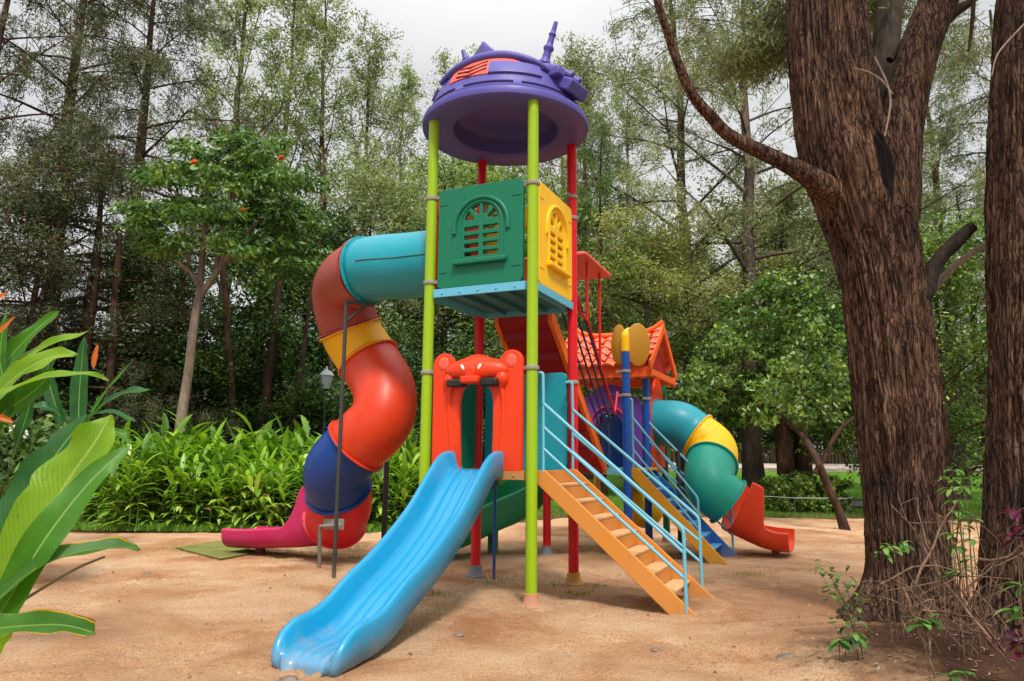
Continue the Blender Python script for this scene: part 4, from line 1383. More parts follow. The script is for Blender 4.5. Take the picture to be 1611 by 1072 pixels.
def grow(seed, H, r0, bare, nprim, plen, elev, droop, nsec, slen, lean=0.03, nter=0, tlen=.5, top=1.0, gold=2.4):
    """returns limbs and foliage anchors (points, outward directions)"""
    R = np.random.default_rng(seed)
    limbs = []
    m = 14
    t = np.linspace(0, 1, m)
    wx = np.cumsum(R.normal(0, lean, m)) * H / m; wy = np.cumsum(R.normal(0, lean, m)) * H / m
    wx -= wx[0]; wy -= wy[0]
    trunk = np.stack([wx, wy, t * H * top], 1)
    rad = r0 * (1 - .86 * t) + r0 * .35 * np.exp(-t * 22)
    limbs.append((trunk, rad))
    A, Dr = [], []
    for i in range(nprim):
        u = bare + (1 - bare) * (i + R.uniform(0, .8)) / nprim
        u = min(u, .99)
        p0 = np.array([np.interp(u, t, trunk[:, k]) for k in range(3)])
        az = i * gold + R.uniform(-.5, .5)
        v = (u - bare) / (1 - bare)
        Lp = plen(v) * R.uniform(.7, 1.2)
        el = math.radians(elev(v) + R.uniform(-12, 12))
        d = np.array([math.cos(az) * math.cos(el), math.sin(az) * math.cos(el), math.sin(el)])
        k = 8
        pts = [p0]
        for j in range(k):
            d = d + np.array([R.normal(0, .07), R.normal(0, .07), -droop / k + R.normal(0, .05)])
            d /= np.linalg.norm(d)
            pts.append(pts[-1] + d * Lp / k)
        pts = np.array(pts)
        rr = np.interp(u, t, rad) * .34 * np.linspace(1, .12, k + 1)
        limbs.append((pts, np.maximum(rr, .006)))
        for q in range(nsec):
            w = R.uniform(.22, 1.0)
            b0 = np.array([np.interp(w * k, np.arange(k + 1), pts[:, c]) for c in range(3)])
            j = min(int(w * k), k - 1)
            pd = pts[j + 1] - pts[j]; pd /= np.linalg.norm(pd)
            e = R.normal(size=3); e[2] *= .5
            sd_ = pd * .8 + e / np.linalg.norm(e) * .9; sd_ /= np.linalg.norm(sd_)
            Ls = slen * R.uniform(.6, 1.3) * (1.1 - .4 * w)
            kk = 5
            sp = [b0]
            for _ in range(kk):
                sd_ = sd_ + np.array([R.normal(0, .1), R.normal(0, .1), -droop * .8 / kk + R.normal(0, .08)])
                sd_ /= np.linalg.norm(sd_)
                sp.append(sp[-1] + sd_ * Ls / kk)
            sp = np.array(sp)
            limbs.append((sp, np.linspace(max(.010, r0 * .05), .004, kk + 1)))
            for w2 in np.linspace(.25, 1, 5):
                A.append(np.array([np.interp(w2 * kk, np.arange(kk + 1), sp[:, c]) for c in range(3)])); Dr.append(sd_)
    return limbs, np.array(A), np.array(Dr)

def foliage_pts(A, Dr, R, per, spread, hang=0.0, flat=1.0):
    n = len(A)
    P = np.repeat(A, per, 0); Dd = np.repeat(Dr, per, 0)
    off = R.normal(size=P.shape) * spread
    off[:, 2] *= flat
    P = P + off
    if hang: P[:, 2] -= np.abs(R.normal(size=len(P))) * hang
    return P, Dd

PROTO = {}
def proto(kind, crown_me, trunk_me): PROTO[kind] = (crown_me, trunk_me)

ML = {
    'silver': leaf_mat('silver_green_leaf', [(.12, .15, .07), (.23, .29, .12), (.34, .41, .18), (.46, .52, .30)], trans=.4, dead=((.22, .12, .06), .05)),
    'feather': leaf_mat('feathery_leaf', [(.06, .08, .035), (.15, .19, .075), (.25, .30, .12), (.36, .39, .22)], trans=.32, noise_scale=.4, dead=((.16, .10, .06), .12)),
    'dusky': leaf_mat('shaded_feathery_leaf', [(.02, .028, .013), (.05, .068, .028), (.11, .135, .055), (.2, .22, .11)], trans=.25, noise_scale=.7, dead=((.16, .09, .05), .1)),  # feathery leaf darkened: shade of the left wood put into the colour
    'olive': leaf_mat('olive_leaf', [(.11, .14, .05), (.24, .29, .08), (.38, .43, .14), (.50, .48, .24)], trans=.4, noise_scale=.5, dead=((.30, .19, .10), .1)),
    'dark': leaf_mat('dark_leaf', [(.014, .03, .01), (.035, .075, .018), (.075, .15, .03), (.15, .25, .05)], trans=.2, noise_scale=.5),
    'fresh': leaf_mat('fresh_leaf', [(.022, .05, .012), (.06, .13, .022), (.14, .25, .035), (.33, .44, .09)], trans=.3, noise_scale=.7, spec=.5, rough=.4),
    'tulip': leaf_mat('glossy_tree_leaf', [(.028, .065, .018), (.06, .145, .026), (.13, .24, .04), (.33, .38, .06)], trans=.3, noise_scale=.6, spec=.5, rough=.4),
    'ginger': leaf_mat('ginger_leaf', [(.06, .15, .012), (.17, .34, .02), (.32, .52, .04), (.56, .66, .22)], trans=.35, noise_scale=1.6, spec=.5, rough=.38, dead=((.34, .20, .09), .03)),
}
MBK = {
    'grey': bark_mat('grey_bark', (.035, .028, .022), (.09, .07, .055), (.16, .13, .10), 6, .3, .8),
    'brown': bark_mat('brown_bark', (.02, .012, .009), (.06, .035, .024), (.12, .075, .05), 6, .3, .8),
    'pale': bark_mat('pale_bark', (.16, .12, .09), (.27, .21, .165), (.38, .31, .25), 5, .4, .4),
    'red': bark_mat('furrowed_red_bark', (.014, .008, .006), (.088, .048, .031), (.25, .155, .105), 17, .10, 1.0, .05, crack=36),
}

def make_proto(kind, seed, H, r0, bare, nprim, plen, elev, droop, nsec, slen, per, spread, L0, W0, down, hor, hang=0, flat=1.0, dirw=0.4, lean=.03, keep=1.0):
    limbs, A, Dr = grow(seed, H, r0, bare, nprim, plen, elev, droop, nsec, slen, lean)
    R = np.random.default_rng(seed + 100)
    if keep < 1:
        k = R.random(len(A)) < keep; A = A[k]; Dr = Dr[k]
    P, Dd = foliage_pts(A, Dr, R, per, spread, hang, flat)
    cm = leaf_mesh('crown', P, R, L0, W0, down, hor, Dd, dirw)
    V, F = tube_np(limbs, 7)
    tm = np_mesh('trunk', V, F)
    tm.polygons.foreach_set('use_smooth', [True] * len(tm.polygons))
    proto(kind, cm, tm)

make_proto('silver_a', 11, 20, .26, .22, 30, lambda v: 4.6 * (1 - v) ** .7 + 1.0, lambda v: 48 + 20 * v, -.25, 9, 1.35, 20, .15, .17, .06, .35, .2, keep=.52)
make_proto('silver_b', 12, 20, .24, .30, 26, lambda v: 3.8 * (1 - v) ** .6 + 1.1, lambda v: 55 + 15 * v, -.15, 9, 1.2, 20, .14, .16, .06, .4, .2, lean=.06, keep=.52)
make_proto('silver_c', 13, 20, .24, .25, 24, lambda v: 4.2 * (1 - v) ** .6 + .8, lambda v: 50 + 15 * v, -.3, 8, 1.3, 20, .15, .16, .06, .3, .2, lean=.05, keep=.55)
make_proto('feather_a', 21, 19, .34, .16, 34, lambda v: 5.2 * (1 - v) ** .8 + 1.4, lambda v: 8 + 30 * v, .5, 12, 1.7, 46, .13, .20, .03, .6, 0, hang=.25, keep=.46)
make_proto('feather_b', 22, 19, .30, .22, 26, lambda v: 5.6 * (1 - v) ** .7 + 1.2, lambda v: 22 + 25 * v, .35, 11, 1.8, 46, .13, .18, .03, .5, 0, hang=.2, lean=.05, keep=.44)
make_proto('broad_a', 31, 8, .17, .18, 24, lambda v: 2.9 * (1 - v) ** .6 + 1.0, lambda v: 18 + 45 * v, .15, 10, 1.0, 24, .22, .13, .06, .3, .5, keep=.9)
make_proto('broad_b', 32, 8, .15, .10, 22, lambda v: 2.5 * (1 - v) ** .5 + .9, lambda v: 15 + 50 * v, .1, 9, 1.0, 24, .24, .14, .065, .2, .5, keep=.85)
make_proto('broad_h', 34, 8, .17, .42, 18, lambda v: 2.9 * (1 - v) ** .6 + 1.0, lambda v: 20 + 40 * v, .0, 9, 1.1, 34, .15, .12, .05, .3, .5, keep=.55)
make_proto('olive_a', 33, 8, .16, .25, 22, lambda v: 2.8 * (1 - v) ** .6 + 1.0, lambda v: 15 + 40 * v, .1, 10, 1.1, 26, .2, .13, .035, .4, .3, keep=.85)

def tree(name, label, cat, kind, loc_, H, H0, leafm, barkm, rz=0.0, wide=1.0, group=None):
    o = empty(name, loc_, rz)
    o.scale = (H / H0 * wide, H / H0 * wide, H / H0)
    tag(o, label, cat, group)
    cm, tm = PROTO[kind]
    for nm, me, mt in (('trunk', tm, barkm), ('crown', cm, leafm)):
        c = bpy.data.objects.new(nm, me)
        if not me.materials: me.materials.append(None)
        COL.objects.link(c); c.parent = o
        c.material_slots[0].link = 'OBJECT'
        c.material_slots[0].material = mt
    return o
HH = {'broad_h': 8, 'silver_a': 20, 'silver_b': 20, 'silver_c': 20, 'feather_a': 19, 'feather_b': 19, 'broad_a': 8, 'broad_b': 8, 'olive_a': 8}
NM = {'silver': 'silver_leaf_tree', 'feather': 'feathery_tree', 'dusky': 'feathery_tree', 'broad': 'broadleaf_tree', 'olive': 'bushy_tree', 'dark': 'dark_tree'}
def put(px, Y, ytop, kind, leafk, bark, label, rz, wide=1.0, name=None, cat='tree', group=None, sink=0.0):
    b = at(px, 722, Y)
    top = at(px, ytop, Y).z
    g = float(terrain(b.x, Y)) - .1 - sink
    return tree(name or NM[leafk] if leafk in NM else (name or 'broadleaf_tree'), label, cat, kind, (b.x, Y, g), top - g, HH[kind], ML[leafk], MBK[bark], rz, wide, group)

# tall row at the back
for a in [
    (330, 33, -70, 'silver_a', 'silver', 'grey', 'tall thin silver-leaved tree above the flowering tree', 0.3),
    (425, 35, -10, 'silver_b', 'silver', 'grey', 'tall silver-leaved tree with many upright boughs, right of the flowering tree top', 1.3),
    (492, 34, 0, 'silver_c', 'silver', 'grey', 'tallest silver-leaved tree above the teal tube', 2.3),
    (560, 35, 85, 'silver_a', 'silver', 'grey', 'silver-leaved tree whose top stands free against the sky left of the purple roof', 3.6),
    (612, 38, 150, 'silver_b', 'silver', 'grey', 'lower silver-leaved tree, the nearest on the left to the sky gap', 4.0),
    (690, 37, 135, 'silver_c', 'silver', 'grey', 'silver-leaved tree peeping out left of the purple roof', 5.0),
    (745, 39, 120, 'silver_a', 'silver', 'grey', 'silver-leaved tree behind the left antenna of the purple roof', 0.9),
    (815, 41, 140, 'silver_b', 'silver', 'grey', 'silver-leaved tree hidden behind the middle of the purple roof', 2.0),
    (878, 38, 128, 'silver_b', 'silver', 'grey', 'silver-leaved tree behind the right antenna of the purple roof', 4.4),
    (925, 37, 110, 'silver_a', 'silver', 'grey', 'silver-leaved tree standing just right of the purple roof', 2.9),
    (985, 38, 160, 'silver_c', 'silver', 'grey', 'silver-leaved tree at the right end of the row, beside the sky gap', 5.5),
    (45, 23, -160, 'feather_a', 'dusky', 'brown', 'huge dark feathery tree at the left edge of the picture', 0.2),
    (185, 25, -60, 'feather_a', 'dusky', 'brown', 'dark feathery tree with a thick ivy-clad trunk left of the flowering tree', 2.2),
    (-90, 20, -120, 'feather_b', 'dusky', 'brown', 'feathery tree reaching in from beyond the left edge', 1.0),
    (1082, 27, -60, 'feather_b', 'feather', 'grey', 'airy feathery tree left of the crooked branch, with sky showing through', 3.0),
    (1185, 25, -110, 'feather_b', 'feather', 'grey', 'airy feathery tree close to the left side of the big brown trunk', 0.6),
    (1505, 27, 60, 'feather_b', 'feather', 'grey', 'feathery tree seen between the two big brown trunks', 2.6),
    (1640, 24, 20, 'feather_a', 'feather', 'grey', 'feathery tree behind the trunk at the right edge', 1.6),
    (948, 27, 215, 'feather_a', 'fresh', 'brown', 'dense green tree right behind the red posts of the tower', 3.3, .62),
]: put(*a)
# middle storey
for a in [
    (1020, 25, 395, 'broad_h', 'olive', 'grey', 'yellowish bushy tree behind the tiled roof', .5, 1.1),
    (1085, 26, 410, 'broad_h', 'olive', 'grey', 'light olive bushy tree right of the tiled roof', 2.5, 1.1),
    (1243, 30, 345, 'broad_h', 'feather', 'brown', 'dusky tree leaning over the green tube section', 4.5, 1.2),
    (980, 60, 430, 'broad_a', 'fresh', 'brown', 'small green tree between the tower and the tiled roof', 3.9, 1.3),
    (560, 26, 330, 'feather_b', 'silver', 'brown', 'pale bushy tree behind the brick coloured elbow', 1.9, 1.1),
    (620, 27, 330, 'olive_a', 'silver', 'grey', 'grey green tree above the teal tube', .8, 1.2),
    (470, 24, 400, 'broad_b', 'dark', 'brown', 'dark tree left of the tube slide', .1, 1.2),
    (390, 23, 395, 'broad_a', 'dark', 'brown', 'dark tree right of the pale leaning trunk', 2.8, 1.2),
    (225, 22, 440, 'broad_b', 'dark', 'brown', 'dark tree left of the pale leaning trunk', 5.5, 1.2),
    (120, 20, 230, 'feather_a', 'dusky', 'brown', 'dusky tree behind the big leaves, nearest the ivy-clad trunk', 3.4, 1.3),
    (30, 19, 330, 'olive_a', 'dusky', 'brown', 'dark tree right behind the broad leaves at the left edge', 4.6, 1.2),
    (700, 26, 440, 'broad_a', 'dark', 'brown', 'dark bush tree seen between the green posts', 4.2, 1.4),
    (770, 29, 330, 'olive_a', 'fresh', 'brown', 'green tree behind the green window panel', 1.1, 1.5),
    (860, 32, 440, 'broad_h', 'olive', 'brown', 'green tree behind the red steps', .4, 1.4),
    (1490, 19, 400, 'broad_b', 'fresh', 'brown', 'leafy tree between the two big brown trunks', 2.1, 1.1),
    (1555, 22, 300, 'feather_b', 'feather', 'brown', 'dull green tree behind the right edge trunk', 3.0, 1.3),
    (1420, 60, 380, 'olive_a', 'feather', 'brown', 'dull tree hidden behind the big brown trunk', 3.0, 1.4),
    (1310, 60, 400, 'broad_a', 'dark', 'brown', 'dark tree deep behind the leaning thin trunk', 3.7, 1.6),
    (1230, 60, 380, 'olive_a', 'feather', 'brown', 'grey olive tree above the round leafy tree', .7, 1.6),
]: put(*a)
# understorey bushes closing the wood behind
R_ = random.Random(9)
k = 0
for px in range(-60, 1700, 62):
    Y = 22.5 + R_.uniform(-1.5, 4)
    if px > 680: Y = 59 + R_.uniform(0, 4)
    yt = 600 + R_.uniform(-35, 20) if px < 900 else 575 + R_.uniform(-30, 30)
    if px > 680: yt = 610 + R_.uniform(-24, 22)
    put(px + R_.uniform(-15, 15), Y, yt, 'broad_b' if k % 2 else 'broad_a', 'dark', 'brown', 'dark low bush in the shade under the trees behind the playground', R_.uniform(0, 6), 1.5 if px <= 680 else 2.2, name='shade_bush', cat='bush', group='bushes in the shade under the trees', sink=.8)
    k += 1
for px in range(1000, 1700, 110):
    put(px + R_.uniform(-15, 15), 70 + R_.uniform(0, 6), 520 + R_.uniform(-40, 40), 'broad_b' if k % 2 else 'olive_a', 'feather', 'brown', 'distant tree beyond the paling fence', R_.uniform(0, 6), 1.6, name='distant_tree', cat='tree', group='distant trees beyond the fence')
    k += 1
# bare trunks and creepers of the dark wood on the left
for px, Y, r0, lean_ in ((100, 20, .10, .3), (165, 19.5, .13, -.2), (240, 21, .09, .6), (372, 20.5, .12, -.9), (408, 21, .16, .35), (455, 20, .08, .5), (520, 22, .1, -.3), (25, 18.5, .1, .4)):
    b = at(px, 722, Y)
    P = np.array([(b.x + lean_ * (i / 8) ** 1.5 + R_.uniform(-.04, .04), Y, -.1 + 7.5 * i / 8) for i in range(9)])
    V, F = tube_np([(P, np.linspace(r0, r0 * .6, 9))], 9)
    o = empty('slender_tree', (b.x, Y, 0))
    link_mesh('trunk', np_mesh('trunk', V - np.array([b.x, Y, 0]), F), MBK['brown'], o, True)
    tag(o, 'slender dark tree trunk in the shade of the left wood', 'tree', 'slender trunks in the dark wood')

# flowering tree with the pale leaning trunk
ft = empty('flowering_tree', (at(284, 722, 17).x, 17, 0))
tag(ft, 'flowering tree with a pale leaning trunk, glossy crown and red blossoms behind the ginger hedge', 'tree')
def w2(px, py, Y): 
    p = at(px, py, Y); return (p.x - ft.location.x, Y - 17, p.z)
limbs = [
    ([w2(280, 720, 17), w2(286, 655, 17), w2(296, 590, 17), w2(304, 520, 17), w2(313, 470, 17), w2(330, 445, 17), w2(352, 412, 17)], [.14, .12, .105, .10, .09, .08, .065]),
    ([w2(313, 470, 17), w2(317, 420, 17.1), w2(322, 360, 17.1), w2(326, 300, 17.2), w2(335, 250, 17.2)], [.09, .075, .065, .05, .03]),
    ([w2(318, 462, 17), w2(300, 430, 16.9), w2(272, 405, 16.8), w2(250, 380, 16.8)], [.06, .045, .035, .02]),
    ([w2(352, 412, 17), w2(380, 380, 16.8), w2(410, 345, 16.6), w2(440, 320, 16.5)], [.07, .055, .04, .02]),
    ([w2(352, 412, 17), w2(395, 405, 17.2), w2(430, 395, 17.4), w2(470, 380, 17.5)], [.06, .045, .035, .02]),
    ([w2(338, 432, 17), w2(348, 370, 17.4), w2(365, 300, 17.6), w2(372, 240, 17.6)], [.06, .045, .035, .02]),
    ([w2(322, 360, 17.1), w2(290, 320, 17), w2(265, 290, 17)], [.05, .035, .02]),
]
V, F = tube_np([(np.array([tuple(q) for q in catmull(a, 4)]), np.interp(np.linspace(0, 1, (len(a) - 1) * 4 + 1), np.linspace(0, 1, len(b)), b)) for a, b in limbs], 12)
link_mesh('trunk', np_mesh('trunk', V, F), MBK['pale'], ft, True)
R = np.random.default_rng(77)
# crown: leafy layers; every clump is a rosette of long leaves
cl = []
for (cx, cy, rx, ry, n) in ((370, 225, 80, 22, 26), (320, 272, 110, 16, 30), (430, 280, 90, 20, 32), (280, 325, 90, 14, 30), (400, 330, 115, 16, 38), (440, 385, 85, 16, 30), (250, 380, 60, 12, 14), (470, 340, 45, 16, 16), (480, 420, 50, 14, 14), (220, 345, 30, 10, 6), (360, 375, 60, 8, 8)):
    for _ in range(n):
        a = R.uniform(0, 2 * np.pi); q = math.sqrt(R.uniform(0, 1))
        Y = 17 + R.normal() * 1.0
        cl.append(w2(cx + math.cos(a) * q * rx, cy + math.sin(a) * q * ry + abs(R.normal()) * 3, Y))
cl = np.array(cl)
per = 76
P = np.repeat(cl, per, 0)
off = R.normal(size=P.shape); off = unit(off) * (R.uniform(.1, 1, (len(P), 1)) ** .6) * .44
off[:, 2] *= .3
off[:, 2] -= (off[:, 0] ** 2 + off[:, 1] ** 2) * .5
cm = leaf_mesh('crown', P + off, R, .17, .065, .35, .7, unit(off), 1.6)
crown_ft = link_mesh('crown', cm, ML['tulip'], ft)
mflow = plastic('red_blossom', (.75, .07, .01), .6, 0, .1)
for px, py in ((383, 332), (306, 257), (443, 250)):
    q = Vector(w2(px, py, 15.9))
    mb = MB()
    for _ in range(9):
        d = Vector((R.normal(), R.normal(), abs(R.normal()))).normalized() * .09
        mb.tube([q, q + d * .6, q + d], [.015, .035, .008], 6)
    mb.build('blossom', mflow, ft)

# round leafy tree in its shrub bed, with the leaning thin trunk in front
rt_ = empty('spreading_tree', (at(1246, 722, 21).x, 21, 0))
tag(rt_, 'spreading leafy tree with twin stout trunks growing from a ring of shrubs on the lawn', 'tree')
def w3(px, py, Y=21):
    p = at(px, py, Y); return (p.x - rt_.location.x, Y - 21, p.z)
limbs = [
    ([w3(1240, 815), w3(1238, 760), w3(1233, 700), w3(1222, 640), w3(1205, 590), w3(1180, 550)], [.30, .26, .24, .2, .13, .06]),
    ([w3(1262, 815, 21.3), w3(1264, 760, 21.3), w3(1262, 700, 21.3), w3(1268, 640, 21.2), w3(1290, 580, 21), w3(1310, 530, 21)], [.30, .27, .25, .2, .12, .05]),
    ([w3(1255, 680), w3(1250, 600), w3(1244, 540), w3(1240, 480)], [.15, .11, .08, .04]),
    ([w3(1225, 650), w3(1180, 625), w3(1140, 615), w3(1110, 610)], [.10, .07, .05, .02]),
    ([w3(1270, 650), w3(1310, 640), w3(1340, 620)], [.10, .06, .03]),
]
V, F = tube_np([(np.array([tuple(q) for q in catmull(a, 4)]), np.interp(np.linspace(0, 1, (len(a) - 1) * 4 + 1), np.linspace(0, 1, len(b)), b)) for a, b in limbs], 12)
link_mesh('trunk', np_mesh('trunk', V, F), MBK['brown'], rt_, True)
cl = []
for (cx, cy, rx, ry, n) in ((1215, 500, 90, 60, 95), (1275, 520, 75, 60, 85), (1180, 590, 90, 50, 95), (1270, 610, 80, 55, 95), (1130, 630, 60, 28, 35), (1320, 560, 45, 60, 50), (1245, 450, 55, 25, 30), (1225, 665, 90, 22, 40), (1150, 540, 50, 30, 25), (1320, 650, 40, 25, 25), (1110, 600, 35, 15, 10)):
    for _ in range(int(n * .62)):
        a = R.uniform(0, 2 * np.pi); q = math.sqrt(R.uniform(0, 1))
        cl.append(w3(cx + math.cos(a) * q * rx, cy + math.sin(a) * q * ry, 21 + R.normal() * 1.4))
cl = np.array(cl); P = np.repeat(cl, 60, 0)
off = unit(R.normal(size=P.shape)) * (R.uniform(.1, 1, (len(P), 1)) ** .6) * .36
off[:, 2] *= .55
cm = leaf_mesh('crown', P + off, R, .17, .08, .5, .4, unit(off), 1.0)
link_mesh('crown', cm, ML['fresh'], rt_)
lt = empty('leaning_tree', at(1330, 833, 15.2)); lt.location.z = 0
tag(lt, 'thin tree leaning left out of the sand in front of the spreading tree', 'tree')
def w4(px, py, Y=15.3):
    p = at(px, py, Y) - lt.location; return (p.x, p.y, p.z)
limbs = [([w4(1330, 836), w4(1318, 800), w4(1300, 760), w4(1284, 720), w4(1262, 685, 15.8), w4(1235, 660, 16.4), w4(1220, 640, 16.6)], [.11, .085, .08, .075, .065, .05, .03]),
         ([w4(1282, 745), w4(1300, 715), w4(1318, 680), w4(1345, 655)], [.06, .05, .045, .03]),
         ([w4(1262, 685, 15.8), w4(1268, 640, 16), w4(1262, 590, 16.2)], [.04, .03, .02])]
V, F = tube_np([(np.array([tuple(q) for q in catmull(a, 4)]), np.interp(np.linspace(0, 1, (len(a) - 1) * 4 + 1), np.linspace(0, 1, len(b)), b)) for a, b in limbs], 10)
link_mesh('trunk', np_mesh('trunk', V, F), MBK['brown'], lt, True)
cl = np.array([w4(R.normal(1275, 45), R.normal(600, 30), 16.2 + R.normal() * .5) for _ in range(40)])
P = np.repeat(cl, 50, 0); off = unit(R.normal(size=P.shape)) * .3 * R.uniform(.2, 1, (len(P), 1))
link_mesh('crown', leaf_mesh('crown', P + off, R, .14, .065, .5, .4), ML['fresh'], lt)
# ring of shrubs round the twin trunks
mb = MB()
cl = []
for _ in range(150):
    a = R.uniform(0, 2 * np.pi); q = math.sqrt(R.uniform(0, 1))
    cl.append((rt_.location.x + math.cos(a) * q * 1.2 + .1, 20.4 + math.sin(a) * q * .7, .12 + R.uniform(0, .85) * (1.1 - q * .3)))
cl = np.array(cl); P = np.repeat(cl, 45, 0); off = unit(R.normal(size=P.shape)) * .16 * R.uniform(.2, 1, (len(P), 1))
sb = link_mesh('shrub_bed', leaf_mesh('shrub_bed', P + off, R, .12, .06, .2, .3), ML['fresh'])
tag(sb, 'low round bed of shrubs at the foot of the twin trunked tree', 'shrub')
mb = MB()
for i in range(6):
    a0 = i / 6 * 2 * PI
    x_, y_ = rt_.location.x + .1 + 1.35 * math.cos(a0), 20.5 + 1.2 * math.sin(a0)
    mb.tube([(x_, y_, -.1), (x_, y_, .42)], .010, 6)
pts = [(rt_.location.x + .1 + 1.35 * math.cos(i / 6 * 2 * PI), 20.5 + 1.2 * math.sin(i / 6 * 2 * PI), .42) for i in range(7)]
rf_ = MB(); rf_.tube(pts, .007, 5)
o = mb.build('rope_fence', M['pole_grey']); tag(o, 'low white rope on stakes round the shrub bed', 'fence'); rf_.build('rope', M['white'], o)
mb = MB(); p = at(1347, 790, 22); mb.box(p.x - .33, p.x + .33, 21.9, 22.15, .03, .28)
o = mb.build('ground_light', M['pole_dark'], None, bevel=.03); tag(o, 'small dark box light standing on the far lawn beside the big trunk', 'light box')
mb = MB(); mb.box(p.x - .28, p.x + .28, 21.885, 21.899, .08, .24); mb.build('lens', M['clamp'], o, bevel=.004)

# lamp post behind the hedge
p = at(513, 600, 19)
lp_ = empty('lamp_post', (p.x, 19, 0)); tag(lp_, 'dark post with a white glass lantern behind the hedge, left of the tube slide', 'street lamp')
mb = MB(); mb.lathe([(.06, -.1), (.05, .2), (.035, .3), (.03, p.z - .25), (.07, p.z - .22), (.02, p.z - .2)], 12); mb.build('post', M['pole_dark'], lp_, smooth=True)
mb = MB(); mb.lathe([(.09, p.z - .2), (.19, p.z + .14), (.17, p.z + .16)], 6); mb.build('lantern', M['lamp_glass'], lp_)
mb = MB(); mb.lathe([(.21, p.z + .145), (.13, p.z + .25), (.04, p.z + .30), (.02, p.z + .38), (0, p.z + .4)], 6); mb.build('lantern_cap', M['lamp_glass'], lp_)

# ------------------------------------------------------------ ginger hedge
def blade_np(R, base, d, L0, W0, droop, seg=4, fold=.25):
    """arching lanceolate leaf: returns (V, F) with a folded midrib"""
    d = d / np.linalg.norm(d)
    side = np.cross(d, [0, 0, 1.0]); side /= np.linalg.norm(side) + 1e-9
    V, F = [], []
    p = np.array(base, float)
    for i in range(seg + 1):
        t = i / seg
        w = W0 * .5 * (math.sin(PI * min(1, t * .93 + .05)) ** .75)
        upv = np.cross(side, d)
        if i == seg: w = .002
        V += [p - side * w + upv * w * fold, p, p + side * w + upv * w * fold]
        d = d + np.array([0, 0, -droop / seg]); d /= np.linalg.norm(d)
        p = p + d * L0 / seg
    for i in range(seg):
        a = i * 3
        F += [(a, a + 1, a + 4, a + 3), (a + 1, a + 2, a + 5, a + 4)]
    return np.array(V), np.array(F)
def ginger_meshes(seed):
    R = np.random.default_rng(seed)
    Vs, Fs, o = [], [], 0
    stems = []
    for s in range(8):
        a = R.uniform(0, 2 * np.pi); r0 = R.uniform(.02, .28)
        b = np.array([math.cos(a) * r0, math.sin(a) * r0, -.05])
        lean_ = np.array([math.cos(a), math.sin(a), 0]) * R.uniform(.05, .42)
        Hs = R.uniform(.75, 1.35)
        pts = [b + lean_ * (t ** 1.7) + np.array([0, 0, Hs * t * (1 - .12 * t)]) for t in np.linspace(0, 1, 7)]
        stems.append((np.array(pts), np.linspace(.012, .005, 7)))
        n = 14
        az = R.uniform(0, 2 * np.pi)
        for k in range(n):
            t = .08 + .92 * k / (n - 1)
            q = np.array([np.interp(t * 6, np.arange(7), np.array(pts)[:, c]) for c in range(3)])
            az2 = az + PI * k + R.uniform(-.5, .5)
            el = .35 + .75 * t + R.uniform(-.2, .2)
            d = np.array([math.cos(az2) * math.cos(el), math.sin(az2) * math.cos(el), math.sin(el)])
            V, F = blade_np(R, q, d, R.uniform(.32, .52), R.uniform(.065, .10), R.uniform(.6, 1.4))
            Vs.append(V); Fs.append(F + o); o += len(V)
    lm = np_mesh('leaves', np.concatenate(Vs), np.concatenate(Fs))
    V, F = tube_np(stems, 5)
    return lm, np_mesh('stems', V, F)
GM = [ginger_meshes(s) for s in (1, 2, 3, 4, 5)]
mstem = plastic('green_stem', (.12, .16, .04), .6, .2, .1)
for lm, sm in GM: lm.materials.append(ML['ginger']); sm.materials.append(mstem)
RR = random.Random(21)
for row, (Y, sc_) in enumerate(((14.35, 1.0), (14.95, 1.18), (15.6, 1.32), (16.4, 1.5))):
    xl = at(178 - 10 * row, 722, Y).x; xr = at(668, 722, Y).x
    n = 24
    for i in range(n):
        x_ = xl + (xr - xl) * (i + RR.uniform(.2, .8)) / n
        y_ = Y + RR.uniform(-.28, .28) + (.5 if x_ > -4 else 0)
        o = empty('ginger_plant', (x_, y_, .02), RR.uniform(0, 6.28))
        s_ = sc_ * RR.uniform(.85, 1.15); o.scale = (s_, s_, s_)
        tag(o, 'leafy green ginger plant in the thick hedge behind the tube slide', 'plant', 'ginger plants of the hedge')
        lm, sm = GM[RR.randrange(5)]
        for nm, me in (('leaves', lm), ('stems', sm)):
            c = bpy.data.objects.new(nm, me); COL.objects.link(c); c.parent = o
# ------------------------------------------------------------ grass
R = np.random.default_rng(5)
def grass_blades(x, y, z, h, w):
    n = len(x)
    a = R.uniform(0, 2 * np.pi, n); l = R.uniform(0, .6, n) * h
    P = np.stack([x, y, z], 1)
    s = np.stack([np.cos(a) * w / 2, np.sin(a) * w / 2, np.zeros(n)], 1)
    t = np.stack([-np.sin(a) * l, np.cos(a) * l, h], 1)
    V = np.empty((n, 3, 3)); V[:, 0] = P - s; V[:, 1] = P + s; V[:, 2] = P + t
    return V.reshape(-1, 3), np.arange(n * 3).reshape(n, 3)
n = 230000
x = R.uniform(-14, 18, n); y = R.uniform(11, 30, n)
d = y - (edge_far(x) + fbm(x, y, 3, .8) * .5)
inl = (x < -9.3) & (y > 9)
dens = np.clip(.35 + .8 * fbm(x + 3, y, 2, .8) + np.clip(d / 3, 0, 1) * .7, 0, 1) * np.exp(-np.clip(y - 20, 0, 20) / 8)
bare = (x > -8.2) & (x < -1.4) & (y > 14.2) & (y < 17) 
m_ = (d > -.15) & (R.random(n) < dens) & ~(bare & (R.random(n) < .85))
x, y = x[m_], y[m_]
z = terrain(x, y) + .0
V1 = grass_blades(x, y, z, R.uniform(.05, .12, len(x)), R.uniform(.008, .016, len(x)))
